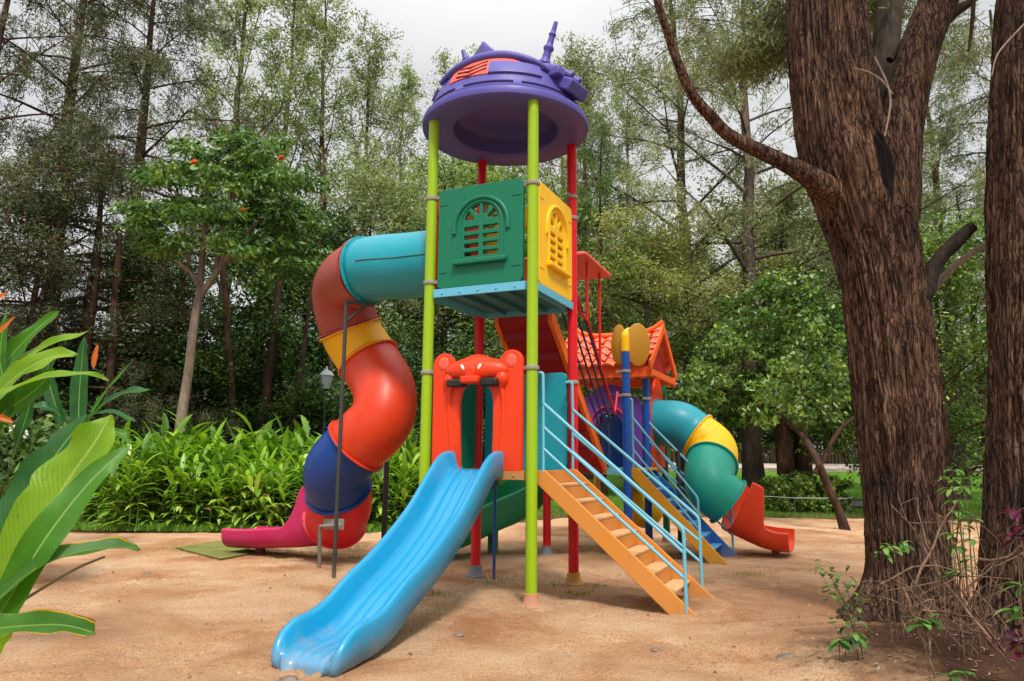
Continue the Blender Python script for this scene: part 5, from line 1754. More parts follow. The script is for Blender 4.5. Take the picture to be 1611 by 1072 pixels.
x = np.concatenate([R.uniform(-9.3, -1.6, 9000), R.uniform(-12, -8.3, 16000)]); y = np.concatenate([14.02 + R.normal(0, .13, 9000), R.uniform(13.6, 18.5, 16000)])
V2 = grass_blades(x, y, np.full(len(x), .0), R.uniform(.05, .15, len(x)), R.uniform(.010, .018, len(x)))
V1 = (np.concatenate([V1[0], V2[0]]), np.concatenate([V1[1], V2[1] + len(V1[0])]))
tg = leaf_mat('grass_blade', [(.05, .13, .012), (.09, .22, .015), (.15, .30, .025), (.24, .36, .07)], trans=.3, noise_scale=.5)
tag(link_mesh('grass', np_mesh('grass', *V1), tg), kind='stuff')
# tufts and weeds in the sand
cx_ = [(690, 935), (862, 922), (905, 935), (775, 918), (960, 905), (1000, 880), (878, 800), (700, 960), (590, 880), (470, 885), (520, 875), (560, 880), (440, 880), (1010, 960), (790, 912), (940, 925), (630, 990), (1180, 905), (995, 800)]
X1, Y1 = [], []
for px, py in cx_:
    q = at(px, py, 5); t = CAM_H / (CAM_H - q.z); cx2, cy2 = q.x * t, 5 * t
    k = int(R.uniform(30, 120)); X1.append(R.normal(cx2, .10, k)); Y1.append(R.normal(cy2, .09, k))
x = np.concatenate(X1); y = np.concatenate(Y1)
x = np.concatenate([x, R.uniform(-5.2, -2.2, 1500)]); y = np.concatenate([y, R.normal(11.3, .35, 1500)])
z = sand_h(x, y) - .005
tag(link_mesh('weeds', np_mesh('weeds', *grass_blades(x, y, z, R.uniform(.015, .06, len(x)), R.uniform(.004, .009, len(x)))), tg), kind='stuff')
# dead leaves lying about
n = 420
x = R.uniform(-5, 6, n); y = 3.2 + 10 * R.random(n) ** 1.3
x = np.concatenate([x, R.normal(3.4, .8, 500)]); y = np.concatenate([y, R.normal(5.2, .7, 500)])
P = np.stack([x, y, sand_h(x, y) + .008], 1)
d = unit(np.stack([R.normal(size=len(x)), R.normal(size=len(x)), R.normal(size=len(x)) * .15], 1)); s = unit(np.cross(np.stack([R.normal(size=len(x)) * .25, R.normal(size=len(x)) * .25, np.ones(len(x))], 1), d))
V, F = leaf_quads(P, d, s, R.uniform(.02, .06, len(x)), R.uniform(.008, .025, len(x)))
ml_ = leaf_mat('dead_leaf', [(.05, .025, .015), (.12, .065, .035), (.22, .14, .09), (.32, .26, .2)], trans=.05)
tag(link_mesh('leaf_litter', np_mesh('leaf_litter', V, F), ml_), kind='stuff')
# crumbs of soil, grit and broken twigs on the sand
n = 6000
y = 3.0 + 9.5 * R.random(n) ** 1.7; x = R.uniform(-1, 1, n) * (y * .75 + .5)
k_ = (VN(x * 1.3 + 60, y * 1.3) ** 2 + .9 * np.exp(-(((x - 2.8) / 1.3) ** 2 + ((y - 7) / 1.8) ** 2))) > R.uniform(.05, .75, n)
x, y = x[k_], y[k_]; n = len(x)
s_ = R.uniform(.003, .010, n) * (1 + 1.2 * (R.random(n) < .05))
P = np.stack([x, y, sand_h(x, y)], 1)
tet = np.array([[1, 0, -.3], [-.5, .87, -.3], [-.5, -.87, -.3], [0, 0, .8]])
V = P[:, None, :] + (tet[None] + R.normal(size=(n, 4, 3)) * .25) * s_[:, None, None]
F = (np.array([[0, 1, 3], [1, 2, 3], [2, 0, 3]])[None] + (np.arange(n) * 4)[:, None, None]).reshape(-1, 3)
mg_ = leaf_mat('grit', [(.10, .05, .03), (.26, .14, .075), (.40, .23, .13), (.5, .32, .2)], trans=0, rough=.95, spec=.1)
tag(link_mesh('grit', np_mesh('grit', V.reshape(-1, 3), F), mg_), kind='stuff')
# green mat under the pink chute
mb = MB()
def g_(px, py, z=0.0):
    q = at(px, py, 5); t = (CAM_H - z) / (CAM_H - q.z); return (q.x * t, 5 * t, z)
q = [g_(276, 861, .03), g_(345, 851, .03), g_(408, 868, .03), g_(347, 879, .03)]
mb.add(q + [(a, b, -.02) for a, b, c in q], [(0, 1, 2, 3)[::-1], (0, 4, 5, 1), (1, 5, 6, 2), (2, 6, 7, 3), (3, 7, 4, 0)])
o = mb.build('rubber_mat', rough_mat('worn_green_mat', (.12, .13, .03), (.21, .21, .06), 3), None, bevel=.006)
tag(o, 'worn olive green mat lying on the sand by the pink chute', 'mat')
# stones
mst = rough_mat('stone', (.08, .06, .05), (.25, .20, .16), 9)
for px, py, s_ in ((455, 1068, .05), (1240, 1043, .06), (230, 905, .035), (720, 1005, .035), (1030, 1028, .03)):
    q = g_(px, py); mb = MB(); mb.sphere((0, 0, 0), s_, 9, 6, (1.3, .9, .5)); 
    mb.v = [(a * (1 + .25 * math.sin(9 * b + a * 60)), b, c) for a, b, c in mb.v]
    o = mb.build('stone', mst, None, smooth=True); o.location = (q[0], q[1], float(sand_h(q[0], q[1])) + s_ * .2)
    tag(o, {455: 'pale stone in front of the blue slide nose', 1240: 'dark clod at the edge of the dark soil by the big tree', 230: 'small dark stone on the open sand left of the blue slide', 720: 'small stone on the sand right of the blue slide nose', 1030: 'small stone in front of the orange staircase'}[px], 'stone')
# ------------------------------------------------------------ the two big trunks
def trunk_px(stations, Y, extra=None):
    """stations (px, py, half width px) -> world centre line and radii"""
    P, Rd = [], []
    for px, py, hw in stations:
        p = at(px, py, Y)
        dist_ = (np.array(p) - np.array([0, 0, CAM_H])) @ _fw
        P.append(p); Rd.append(hw * .84 * dist_ / FPX)
    return P, Rd
def bark_trunk(P, Rd, na, step, amp, seed, flare=None, knots=()):
    C = catmull(P, 8)
    m0 = len(C)
    Rr = np.interp(np.linspace(0, len(P) - 1, m0), np.arange(len(P)), Rd)
    Z = np.cumsum([0] + [(C[i + 1] - C[i]).length for i in range(m0 - 1)])
    ns = int(Z[-1] / step)
    zs = np.linspace(0, Z[-1], ns)
    Cc = np.stack([np.interp(zs, Z, [c[k] for c in C]) for k in range(3)], 1)
    rr = np.interp(zs, Z, Rr)
    T = unit(np.gradient(Cc, axis=0))
    a = unit(np.cross(T, np.array([0, 1.0, 0.2])))
    b = np.cross(T, a)
    th = np.linspace(0, 2 * np.pi, na, endpoint=False)
    VNs = VNoise(seed)
    TH, ZZ = np.meshgrid(th, zs)
    u = TH / (2 * np.pi) * 64
    def vn(x, y): return VNs(np.mod(x, 256), y)
    per = lambda f, zf, o: VNs((np.mod(TH / (2 * np.pi) * f, f)), ZZ * zf + o) 
    warp = (VNs(TH * 1.3, ZZ * 1.1) - .5) * 1.2
    ridg = 1 - np.abs(2 * VNs(TH * 10.5 + warp * 2.4, ZZ * 1.7) - 1)
    ridg2 = 1 - np.abs(2 * VNs(TH * 23 + warp * 3 + 40, ZZ * 4.5) - 1)
    big = VNs(TH * 1.1 + 9, ZZ * .9) - .5
    seam = np.clip(np.minimum(TH, 2 * np.pi - TH) / .35, 0, 1)
    disp = (ridg - .5) * amp * 1.0 + (ridg2 - .5) * amp * .6
    disp = disp * seam + big * amp * 1.4 * seam
    Rn = rr[:, None] + disp * np.clip(rr[:, None] / .3, .3, 1)
    if flare is not None:
        z_ = Cc[:, 2][:, None]
        root = np.clip(1 - z_ / flare[0], 0, 1) ** 2.2
        Rn = Rn + root * (flare[1] + flare[2] * np.sin(TH * 5 + 1) + flare[2] * .6 * np.sin(TH * 9 + 2) + (ridg - .5) * .1)
    for (kt, kz, kr, ka) in knots:
        dth = np.angle(np.exp(1j * (TH - kt)))
        Rn = Rn + ka * np.exp(-((dth * .4 / kr) ** 2 + ((ZZ - kz) / kr) ** 2))
    V = Cc[:, None, :] + (a[:, None, :] * np.cos(TH)[..., None] + b[:, None, :] * np.sin(TH)[..., None]) * Rn[..., None]
    i, k = np.meshgrid(np.arange(ns - 1), np.arange(na), indexing='ij')
    F = np.stack([i * na + k, i * na + (k + 1) % na, (i + 1) * na + (k + 1) % na, (i + 1) * na + k], -1).reshape(-1, 4)
    return V.reshape(-1, 3), F
bt = empty('big_tree', (3.12, 6.3, 0))
tag(bt, 'massive old tree with furrowed red brown bark, forking trunk and crooked side branch', 'tree')
def off_(V): return V - np.array([3.12, 6.3, 0])
YT = 6.35
st_ = [(1428, 1035, 84), (1428, 985, 76), (1428, 900, 70), (1422, 780, 68), (1406, 600, 67), (1394, 480, 70), (1381, 400, 72), (1362, 330, 78), (1345, 270, 84), (1320, 200, 72), (1307, 100, 68), (1299, 0, 65), (1292, -130, 62), (1292, -300, 58), (1280, -520, 50)]
P, Rd = trunk_px(st_, YT)
V, F = bark_trunk(P, Rd, 400, .024, .038, 5, flare=(.55, .16, .055), knots=((4.3, 1.9, .14, .07), (4.0, 3.0, .16, .06), (4.9, 2.6, .12, .05)))
mb_ = MBK['red']
# bark with a charred scar below the fork and lichen-pale scraped patches
def scarred(base):
    m = base.copy(); m.name = 'scarred_red_bark'
    t = m.node_tree; p = t.nodes['Principled BSDF']
    src = p.inputs['Base Color'].links[0].from_socket
    co = node(t, 'ShaderNodeTexCoord')
    def blob(c, s, rot, e0, e1):
        mpn = node(t, 'ShaderNodeMapping', vector_type='TEXTURE')
        mpn.inputs['Location'].default_value = c
        mpn.inputs['Rotation'].default_value = (0, rot, 0)
        mpn.inputs['Scale'].default_value = s
        t.links.new(co.outputs['Object'], mpn.inputs[0])
        ln = node(t, 'ShaderNodeVectorMath', operation='LENGTH'); t.links.new(mpn.outputs[0], ln.inputs[0])
        n = noise(t, 7, 5, .6, co.outputs['Object'])
        ad = node(t, 'ShaderNodeMath', operation='MULTIPLY_ADD'); t.links.new(n.outputs['Fac'], ad.inputs[0]); ad.inputs[1].default_value = .7; t.links.new(ln.outputs['Value'], ad.inputs[2])
        mr = node(t, 'ShaderNodeMapRange'); mr.inputs[1].default_value = e1; mr.inputs[2].default_value = e0
        t.links.new(ad.outputs[0], mr.inputs[0]); return mr.outputs[0]
    q = at(1384, 262, YT - .3) - bt.location
    c = mixc(t, blob(tuple(q), (.085, .4, .36), -.12, 1.15, 1.4), src, (.012, .009, .009))
    for (px, py, sx_, sz_) in ((1352, 268, .06, .22), (1300, 180, .05, .2), (1362, 330, .08, .1)):
        q = at(px, py, YT - .4) - bt.location
        c = mixc(t, blob(tuple(q), (sx_, .4, sz_), .3, .7, 1.7), c, (.13, .075, .05))
    t.links.new(c, p.inputs['Base Color'])
    return m
MSC = scarred(mb_)
tk = link_mesh('trunk', np_mesh('trunk', off_(V), F), MSC, bt, True)
def limb_px(name, st, Y, na=60, amp=.012, seed=3, mat=None, Y2=None, parent=None, step=.03):
    P, Rd = [], []
    for i, (px, py, hw) in enumerate(st):
        yy = Y if Y2 is None else Y + (Y2 - Y) * i / (len(st) - 1)
        p = at(px, py, yy); dist_ = (np.array(p) - np.array([0, 0, CAM_H])) @ _fw
        P.append(p); Rd.append(hw * dist_ / FPX)
    V, F = bark_trunk(P, Rd, na, step, amp, seed)
    par = parent or bt
    return link_mesh(name, np_mesh(name, V - np.array(par.matrix_world.translation if par.location.length == 0 else par.location), F), mat or mb_, par, True)
limb_px('fork', [(1385, 400, 40), (1400, 330, 42), (1408, 260, 36), (1417, 200, 31), (1430, 140, 29), (1450, 65, 29), (1476, 0, 28), (1500, -90, 26), (1520, -220, 22), (1545, -400, 17)], YT - .05, 110, .02, 8)
limb_px('fork', [(1365, 330, 24), (1375, 240, 25), (1385, 160, 24), (1393, 80, 20), (1400, 10, 18), (1410, -80, 20), (1425, -250, 15)], YT + .5, 80, .018, 9, mat=MBK['grey'])
limb_px('side_branch', [(1330, 318, 26), (1300, 298, 22), (1268, 275, 16), (1225, 252, 12.5), (1150, 215, 10), (1118, 183, 9), (1090, 150, 8), (1065, 95, 7), (1048, 45, 6.3), (1034, 0, 6), (1024, -60, 5.5), (1015, -150, 4)], YT - .1, 48, .008, 11, Y2=YT - .9)
limb_px('broken_stub', [(1435, 470, 18), (1456, 462, 13), (1466, 430, 11), (1482, 402, 11), (1500, 385, 11), (1515, 370, 10), (1530, 357, 8)], YT - .2, 36, .006, 12, mat=bark_mat('dark_stub_bark', (.012, .010, .008), (.035, .026, .02), (.08, .055, .04), 9, .3, .8))
limb_px('twig_branch', [(1440, 95, 14), (1455, 85, 13), (1475, 45, 12), (1500, 20, 9), (1528, 2, 6), (1560, -30, 4)], YT + .1, 30, .006, 13, mat=MBK['brown'])
limb_px('twig_branch', [(1400, 95, 6), (1420, 70, 6), (1440, 66, 5), (1470, 80, 4)], YT + .1, 20, .002, 14, mat=MBK['brown'])
limb_px('bare_twig', [(1376, 90, 1.2), (1395, 130, 1.5), (1401, 160, 1.5), (1397, 190, 1.3), (1392, 215, 1)], YT - .5, 10, .001, 15, mat=MBK['pale'])
limb_px('bare_twig', [(1340, 108, 1), (1362, 112, 1.2), (1385, 125, 1.4), (1404, 148, 1.4)], YT - .5, 10, .001, 16, mat=MBK['pale'])
limb_px('bare_twig', [(1533, -20, 3), (1530, 30, 3), (1524, 80, 2)], YT - .3, 10, .001, 18, mat=MBK['brown'])
limb_px('bare_twig', [(1470, 455, 5), (1500, 420, 5), (1535, 395, 5), (1560, 380, 4)], YT + .3, 14, .002, 19, mat=MBK['pale'])
# high crown above the picture with a few sprays hanging into it
cl = []
R = np.random.default_rng(31)
for _ in range(230):
    a = R.uniform(0, 2 * np.pi); q = math.sqrt(R.uniform(0, 1)) * 3.3
    cl.append((math.cos(a) * q + 1.7, math.sin(a) * q - .6, 7.4 + R.uniform(-.5, 2.4) - q * .1))
for (px, py, Y, n, sx_, sy_) in ((1195, 85, 7.4, 42, 50, 18), (1235, 60, 7.2, 30, 26, 26), (1160, 100, 7.5, 26, 26, 12), (1215, 20, 7.3, 30, 30, 18), (1385, 15, 7.4, 40, 24, 18), (1335, 10, 7.6, 20, 20, 10), (1060, 120, 6.9, 5, 20, 14), (1530, 70, 8, 8, 10, 30)):
    for _ in range(n):
        p = at(R.normal(px, sx_ * .5), R.normal(py, sy_ * .5), Y + R.normal() * .25)
        cl.append((p.x - 3.12, p.y - 6.3, p.z))
cl = np.array(cl); P = np.repeat(cl, 75, 0)
P = P + R.normal(size=P.shape) * np.array([.16, .16, .10])
cm = leaf_mesh('crown', P, R, .11, .012, .8, 0)
link_mesh('crown', cm, ML['feather'], bt)

rt2 = empty('edge_tree', (3.75, 5.75, 0))
tag(rt2, 'second massive red brown trunk, straight and unforked, cut off by the right edge', 'tree')
P, Rd = trunk_px([(1640, 1075, 120), (1635, 1010, 100), (1632, 930, 88), (1632, 800, 80), (1634, 650, 78), (1638, 500, 80), (1640, 300, 84), (1646, 120, 82), (1655, 0, 82), (1668, -150, 80), (1690, -400, 70)], 5.75)
V, F = bark_trunk(P, Rd, 360, .026, .036, 15, flare=(.45, .16, .06), knots=((4.2, 3.2, .16, .05),))
link_mesh('trunk', np_mesh('trunk', V - np.array([3.75, 5.75, 0]), F), mb_, rt2, True)
limb_px('bare_twig', [(1640, 10, 1.5), (1600, 50, 1.5), (1570, 85, 1.4), (1560, 120, 1)], 5.2, 8, .001, 17, mat=MBK['pale'], parent=rt2)
cl = []
for _ in range(100):
    a = R.uniform(0, 2 * np.pi); q = math.sqrt(R.uniform(0, 1)) * 2.6
    cl.append((math.cos(a) * q + 1.9, math.sin(a) * q, 7.6 + R.uniform(-.3, 2.0)))
cl = np.array(cl); P = np.repeat(cl, 70, 0); P = P + R.normal(size=P.shape) * .17
link_mesh('crown', leaf_mesh('crown', P, R, .12, .014, .8, 0), ML['feather'], rt2)

# ------------------------------------------------------------ bare shrub between them
R = np.random.default_rng(12)
tw = []
def arcpts(p0, p1, sag, n=9, jit=.02):
    p0 = np.array(p0, float); p1 = np.array(p1, float)
    t = np.linspace(0, 1, n)[:, None]
    mid = (p0 + p1) / 2 + np.array(sag)
    P = (1 - t) ** 2 * p0 + 2 * t * (1 - t) * mid + t ** 2 * p1
    P[1:-1] += R.normal(size=(n - 2, 3)) * jit * .4
    return P
root = at(1500, 1000, 5.0)
for i in range(20):
    a = R.uniform(0, 1)
    b0 = np.array(at(R.uniform(1455, 1600), R.uniform(985, 1060), R.uniform(4.6, 5.3)))
    b0[2] = max(.02, b0[2])
    e = np.array(at(R.uniform(1385, 1611), R.uniform(770, 1010), R.uniform(4.5, 5.4)))
    sag = (R.normal() * .15, R.normal() * .12, abs(R.normal()) * .22)
    r0 = R.uniform(.0035, .009)
    Pp = arcpts(b0, e, sag)
    tw.append((Pp, np.linspace(r0, r0 * .35, 9)))
    for _ in range(2):
        j = R.integers(2, 8)
        e2 = Pp[j] + R.normal(size=3) * np.array([.22, .12, .16])
        tw.append((arcpts(Pp[j], e2, R.normal(size=3) * .05, 6), np.linspace(r0 * .6, r0 * .25, 6)))
for a, b, r0 in (((1385, 920, 4.8), (1540, 905, 4.8), .008), ((1420, 925, 4.7), (1470, 1060, 4.6), .010), ((1440, 920, 4.75), (1505, 790, 4.9), .009), ((1540, 880, 4.7), (1611, 835, 4.5), .011), ((1450, 960, 4.7), (1560, 985, 4.6), .008), ((1505, 975, 4.6), (1600, 1060, 4.5), .009)):
    tw.append((arcpts(at(*a), at(*b), R.normal(size=3) * .06), np.linspace(r0, r0 * .5, 9)))
V, F = tube_np(tw, 6)
mtw = bark_mat('bare_twigs', (.06, .035, .025), (.16, .10, .065), (.30, .21, .15), 12, 1, .3, .01)
sh = link_mesh('bare_shrub', np_mesh('bare_shrub', V, F), mtw, None, True)
tag(sh, 'tangled bare shrub of thin tan twigs between the two massive trunks', 'shrub')
# small leafy growth
mgl = leaf_mat('seedling_leaf', [(.03, .08, .015), (.06, .17, .03), (.12, .26, .05), (.22, .36, .08)], trans=.35, noise_scale=4)
mpur = leaf_mat('magenta_leaf', [(.02, .003, .01), (.045, .005, .018), (.09, .006, .03), (.2, .015, .07)], trans=.25, noise_scale=4, spec=.5, rough=.35)
def rosette(name, pts, n, L0, W0, mat, label, cat, stems=True, droop=.9, up=.6, group=None):
    Vs, Fs, o_ = [], [], 0
    sv = []
    for (px, py, Y) in pts:
        c = np.array(at(px, py, Y))
        for k in range(n):
            a = R.uniform(0, 2 * np.pi); el = R.uniform(-.2, up)
            d = np.array([math.cos(a) * math.cos(el), math.sin(a) * math.cos(el), math.sin(el)])
            V, F = blade_np(R, c + d * .01 + R.normal(size=3) * .008, d, L0 * R.uniform(.6, 1.2), W0 * R.uniform(.7, 1.2), droop)
            Vs.append(V); Fs.append(F + o_); o_ += len(V)
        g = np.array([c[0] + R.normal() * .02, c[1] + R.normal() * .02, 0.0])
        sv.append((arcpts(g, c, R.normal(size=3) * .02, 5, .004), np.linspace(.005, .003, 5)))
    o = empty(name, (0, 0, 0)); b = at(*pts[0]); o.location = (b.x, b.y, 0)
    lo = np.array(o.location)
    link_mesh('leaves', np_mesh('leaves', np.concatenate(Vs) - lo, np.concatenate(Fs)), mat, o)
    V, F = tube_np(sv, 5); link_mesh('stems', np_mesh('stems', V - lo, F), mtw, o)
    tag(o, label, cat, group)
    return o
rosette('seedling', [(1398, 862, 5.4), (1410, 872, 5.4), (1420, 855, 5.5), (1388, 870, 5.4)], 7, .09, .035, mgl, 'small green seedling standing against the bark of the big tree', 'plant')
rosette('seedling', [(1452, 982, 4.6), (1458, 976, 4.65)], 8, .11, .045, mgl, 'bright green seedling in the dark soil under the bare shrub', 'plant')
rosette('seedling', [(1510, 895, 4.9), (1508, 860, 5.0), (1515, 830, 5.0), (1500, 905, 4.9), (1525, 815, 5.0), (1520, 880, 4.95), (1504, 790, 5.1), (1495, 770, 5.2), (1510, 755, 5.3), (1500, 740, 5.3), (1518, 768, 5.2), (1507, 805, 5.1), (1498, 840, 5.0), (1530, 850, 5.0), (1490, 755, 5.4)], 7, .08, .035, mgl, 'leafy green shoots climbing through the bare shrub', 'plant')
rosette('seedling', [(1520, 1062, 4.3), (1500, 1066, 4.3)], 9, .08, .035, mgl, 'bright seedling at the bottom edge right of the big tree foot', 'plant')
rosette('seedling', [(1612, 925, 4.3), (1606, 960, 4.3), (1618, 975, 4.3)], 8, .12, .035, mgl, 'green narrow leaved plant at the right edge', 'plant')
rosette('magenta_shrub', [(1598, 805, 4.2), (1608, 830, 4.2), (1600, 845, 4.25), (1602, 1010, 4.2), (1612, 1030, 4.2), (1596, 990, 4.3)], 8, .11, .04, mpur, 'shrub with dark magenta leaves at the right edge', 'shrub')
sp_pts = [(1290, 900, 5.2), (1300, 905, 5.2), (1312, 902, 5.25), (1322, 915, 5.25), (1300, 925, 5.2), (1318, 932, 5.2), (1330, 905, 5.3), (1308, 940, 5.2), (1335, 950, 5.2), (1342, 960, 5.2), (1345, 975, 5.2), (1338, 925, 5.2), (1348, 940, 5.25), (1330, 985, 5.1), (1340, 990, 5.1), (1296, 890, 5.2), (1285, 893, 5.2)]
Vs, Fs, o_ = [], [], 0
for (px, py, Y) in sp_pts:
    c = np.array(at(px, py, Y))
    for k in range(6):
        d = R.normal(size=3); d[2] = d[2] * .3 - .1
        V, F = blade_np(R, c + R.normal(size=3) * .03, d, R.uniform(.035, .06), R.uniform(.024, .036), .6)
        Vs.append(V); Fs.append(F + o_); o_ += len(V)
o = empty('sapling', (at(1350, 990, 5.2).x, 5.2, 0)); lo = np.array(o.location)
tag(o, 'thin sapling with small round leaves arching left from the foot of the big tree', 'plant')
link_mesh('leaves', np_mesh('leaves', np.concatenate(Vs) - lo, np.concatenate(Fs)), ML['fresh'], o)
sv = []
for a in ((1286, 892), (1300, 925), (1322, 915)):
    sv.append((arcpts(at(1348, 1010, 5.2), at(a[0], a[1], 5.2), (.02, 0, .22), 9, .004), np.linspace(.006, .002, 9)))
V, F = tube_np(sv, 5); link_mesh('stems', np_mesh('stems', V - lo, F), mtw, o)
rosette('ground_plant', [(1345, 1003, 5.0), (1330, 1008, 5.0), (1352, 998, 5.05), (1320, 1010, 5.0)], 9, .09, .04, mgl, 'low grey green ground plant at the left foot of the big tree', 'plant', droop=1.2, up=.4)

# ------------------------------------------------------------ big leaves on the left
def big_leaf_mat(name, c_dark, c_light, rib, edge=None, edge_w=0.0):
    m, t, p = new_mat(name)
    uv = node(t, 'ShaderNodeUVMap'); uv.uv_map = 'UVMap'
    sp = node(t, 'ShaderNodeSeparateXYZ'); t.links.new(uv.outputs[0], sp.inputs[0])
    # distance from midrib 0..1
    s1 = node(t, 'ShaderNodeMath', operation='SUBTRACT'); t.links.new(sp.outputs[0], s1.inputs[0]); s1.inputs[1].default_value = .5
    s2 = node(t, 'ShaderNodeMath', operation='ABSOLUTE'); t.links.new(s1.outputs[0], s2.inputs[0])
    s3 = node(t, 'ShaderNodeMath', operation='MULTIPLY'); t.links.new(s2.outputs[0], s3.inputs[0]); s3.inputs[1].default_value = 2
    # slanting side veins
    v1 = node(t, 'ShaderNodeMath', operation='MULTIPLY_ADD'); t.links.new(s3.outputs[0], v1.inputs[0]); v1.inputs[1].default_value = -.14; t.links.new(sp.outputs[1], v1.inputs[2])
    v2 = node(t, 'ShaderNodeMath', operation='MULTIPLY'); t.links.new(v1.outputs[0], v2.inputs[0]); v2.inputs[1].default_value = 260
    v3 = node(t, 'ShaderNodeMath', operation='SINE'); t.links.new(v2.outputs[0], v3.inputs[0])
    co = node(t, 'ShaderNodeTexCoord')
    n1 = noise(t, 4.5, 5, .6, co.outputs['Object'])
    r1 = ramp(t, [(.3, c_dark), (.7, c_light)]); t.links.new(n1.outputs['Fac'], r1.inputs[0])
    vm = node(t, 'ShaderNodeMapRange'); vm.inputs[1].default_value = -1; vm.inputs[2].default_value = 1; vm.inputs[3].default_value = 0; vm.inputs[4].default_value = .06
    t.links.new(v3.outputs[0], vm.inputs[0])
    c = mixc(t, vm.outputs[0], r1.outputs[0], tuple(min(1, x * 1.7) for x in c_light))
    rm = node(t, 'ShaderNodeMapRange'); rm.inputs[1].default_value = .07; rm.inputs[2].default_value = .03; t.links.new(s3.outputs[0], rm.inputs[0])
    c = mixc(t, rm.outputs[0], c, rib)
    if edge:
        n2 = noise(t, 9, 5, .65, co.outputs['Object'])
        e1 = node(t, 'ShaderNodeMath', operation='MULTIPLY_ADD'); t.links.new(n2.outputs['Fac'], e1.inputs[0]); e1.inputs[1].default_value = .5; t.links.new(s3.outputs[0], e1.inputs[2])
        em = node(t, 'ShaderNodeMath', operation='MULTIPLY_ADD'); t.links.new(sp.outputs[1], em.inputs[0]); em.inputs[1].default_value = .45; t.links.new(e1.outputs[0], em.inputs[2])
        er = node(t, 'ShaderNodeMapRange'); er.inputs[1].default_value = 1.62 - edge_w; er.inputs[2].default_value = 1.70 - edge_w; t.links.new(em.outputs[0], er.inputs[0])
        c = mixc(t, er.outputs[0], c, edge)
        er2 = node(t, 'ShaderNodeMapRange'); er2.inputs[1].default_value = 1.76 - edge_w; er2.inputs[2].default_value = 1.84 - edge_w; t.links.new(em.outputs[0], er2.inputs[0])
        c = mixc(t, er2.outputs[0], c, (.13, .035, .01))
    nsp = noise(t, 38, 2, .5, co.outputs['Object']); rsp = ramp(t, [(.70, (0, 0, 0)), (.76, (.8, .8, .8))]); t.links.new(nsp.outputs['Fac'], rsp.inputs[0])
    c = mixc(t, rsp.outputs[0], c, (.16, .09, .03))
    t.links.new(c, p.inputs['Base Color'])
    p.inputs['Roughness'].default_value = .4
    p.inputs['Specular IOR Level'].default_value = .4
    bp = node(t, 'ShaderNodeBump'); bp.inputs['Strength'].default_value = .2; bp.inputs['Distance'].default_value = .003
    t.links.new(v3.outputs[0], bp.inputs['Height']); t.links.new(bp.outputs[0], p.inputs['Normal'])
    tr = node(t, 'ShaderNodeBsdfTranslucent'); tc_ = mixc(t, 1.0, c, (1.3, 1.4, .5), 'MULTIPLY'); t.links.new(tc_, tr.inputs['Color'])
    ms = node(t, 'ShaderNodeMixShader'); ms.inputs[0].default_value = .42
    t.links.new(p.outputs[0], ms.inputs[1]); t.links.new(tr.outputs[0], ms.inputs[2])
    t.links.new(ms.outputs[0], t.nodes['Material Output'].inputs['Surface'])
    return m
BL = {
    'mid': big_leaf_mat('broad_leaf_mid', (.03, .13, .012), (.08, .24, .015), (.20, .36, .08), (.5, .36, .02), -.05),
    'bright': big_leaf_mat('broad_leaf_bright', (.10, .24, .008), (.22, .38, .012), (.34, .45, .08)),
    'deep': big_leaf_mat('broad_leaf_deep', (.012, .075, .018), (.035, .14, .03), (.10, .22, .05)),
    'edge': big_leaf_mat('broad_leaf_scorched', (.03, .12, .012), (.07, .20, .02), (.18, .30, .05), (.50, .30, .02), .22),
    'flower': big_leaf_mat('red_bract', (.5, .07, .02), (.75, .20, .03), (.7, .3, .05)),
}
def big_leaf(parent, P, W0, mat, up=(0, 0, 1), fold=.22, wave=.02, base_w=.06, tip=.9, seed=1, tear=False, nw=7, sk=1.0):
    """broad blade along world points P; W0 full width in metres"""
    C = catmull(P, 8)
    m_ = len(C)
    RR_ = np.random.default_rng(seed)
    lo = parent.location
    vs, fs, uvs = [], [], []
    ph = RR_.uniform(0, 6, 4)
    for i, p in enumerate(C):
        t = i / (m_ - 1)
        T = (C[min(i + 1, m_ - 1)] - C[max(i - 1, 0)]).normalized()
        s = T.cross(Vector(up)).normalized()
        n = s.cross(T).normalized()
        w = W0 * .5 * (base_w + (1 - base_w) * (1.55 * (t ** .62) * ((1 - t) ** .85) * (1 + .25 * t))) if 0 < t < 1 else W0 * .5 * (base_w if t == 0 else .01)
        if tear: w *= 1 + .07 * math.sin(31 * t + ph[1]) * t - .16 * max(0, math.sin(17 * t + ph[2])) ** 14
        for k in range(-nw, nw + 1):
            u = k / nw
            q = p + s * (w * u) + n * (abs(u) * w * fold + wave * math.sin(9 * t * 2 + ph[0 if u > 0 else 2]) * u * u + .3 * wave * math.sin(23 * t + ph[3]) * abs(u) ** 3)
            vs.append(q - lo); uvs.append((.5 + u * .5, t))
    W_ = 2 * nw + 1
    for i in range(m_ - 1):
        for k in range(W_ - 1):
            a = i * W_ + k; fs.append((a, a + 1, a + 1 + W_, a + W_))
    me = bpy.data.meshes.new('leaf'); me.from_pydata([tuple(v) for v in vs], [], fs)
    ul = me.uv_layers.new(name='UVMap')
    for lp2 in me.loops: ul.data[lp2.index].uv = uvs[lp2.vertex_index]
    o = link_mesh('leaf', me, BL[mat], parent, True)
    # thick midrib
    mb = MB(); mb.tube([c - lo - Vector((0, 0, .002)) for c in C[:int(m_ * .92)]], [max(.0012, .005 * W0 / .25 * (1 - i / m_)) for i in range(int(m_ * .92))], 6)
    mb.build('midrib', M_rib, o, smooth=True)
    return o
M_rib = plastic('leaf_rib', (.22, .36, .07), .5, 0, .05)
fgp = empty('broad_leaf_plant', (-2.3, 2.7, 0))
tag(fgp, 'foreground plant with very broad upright green leaves at the lower left edge', 'plant')
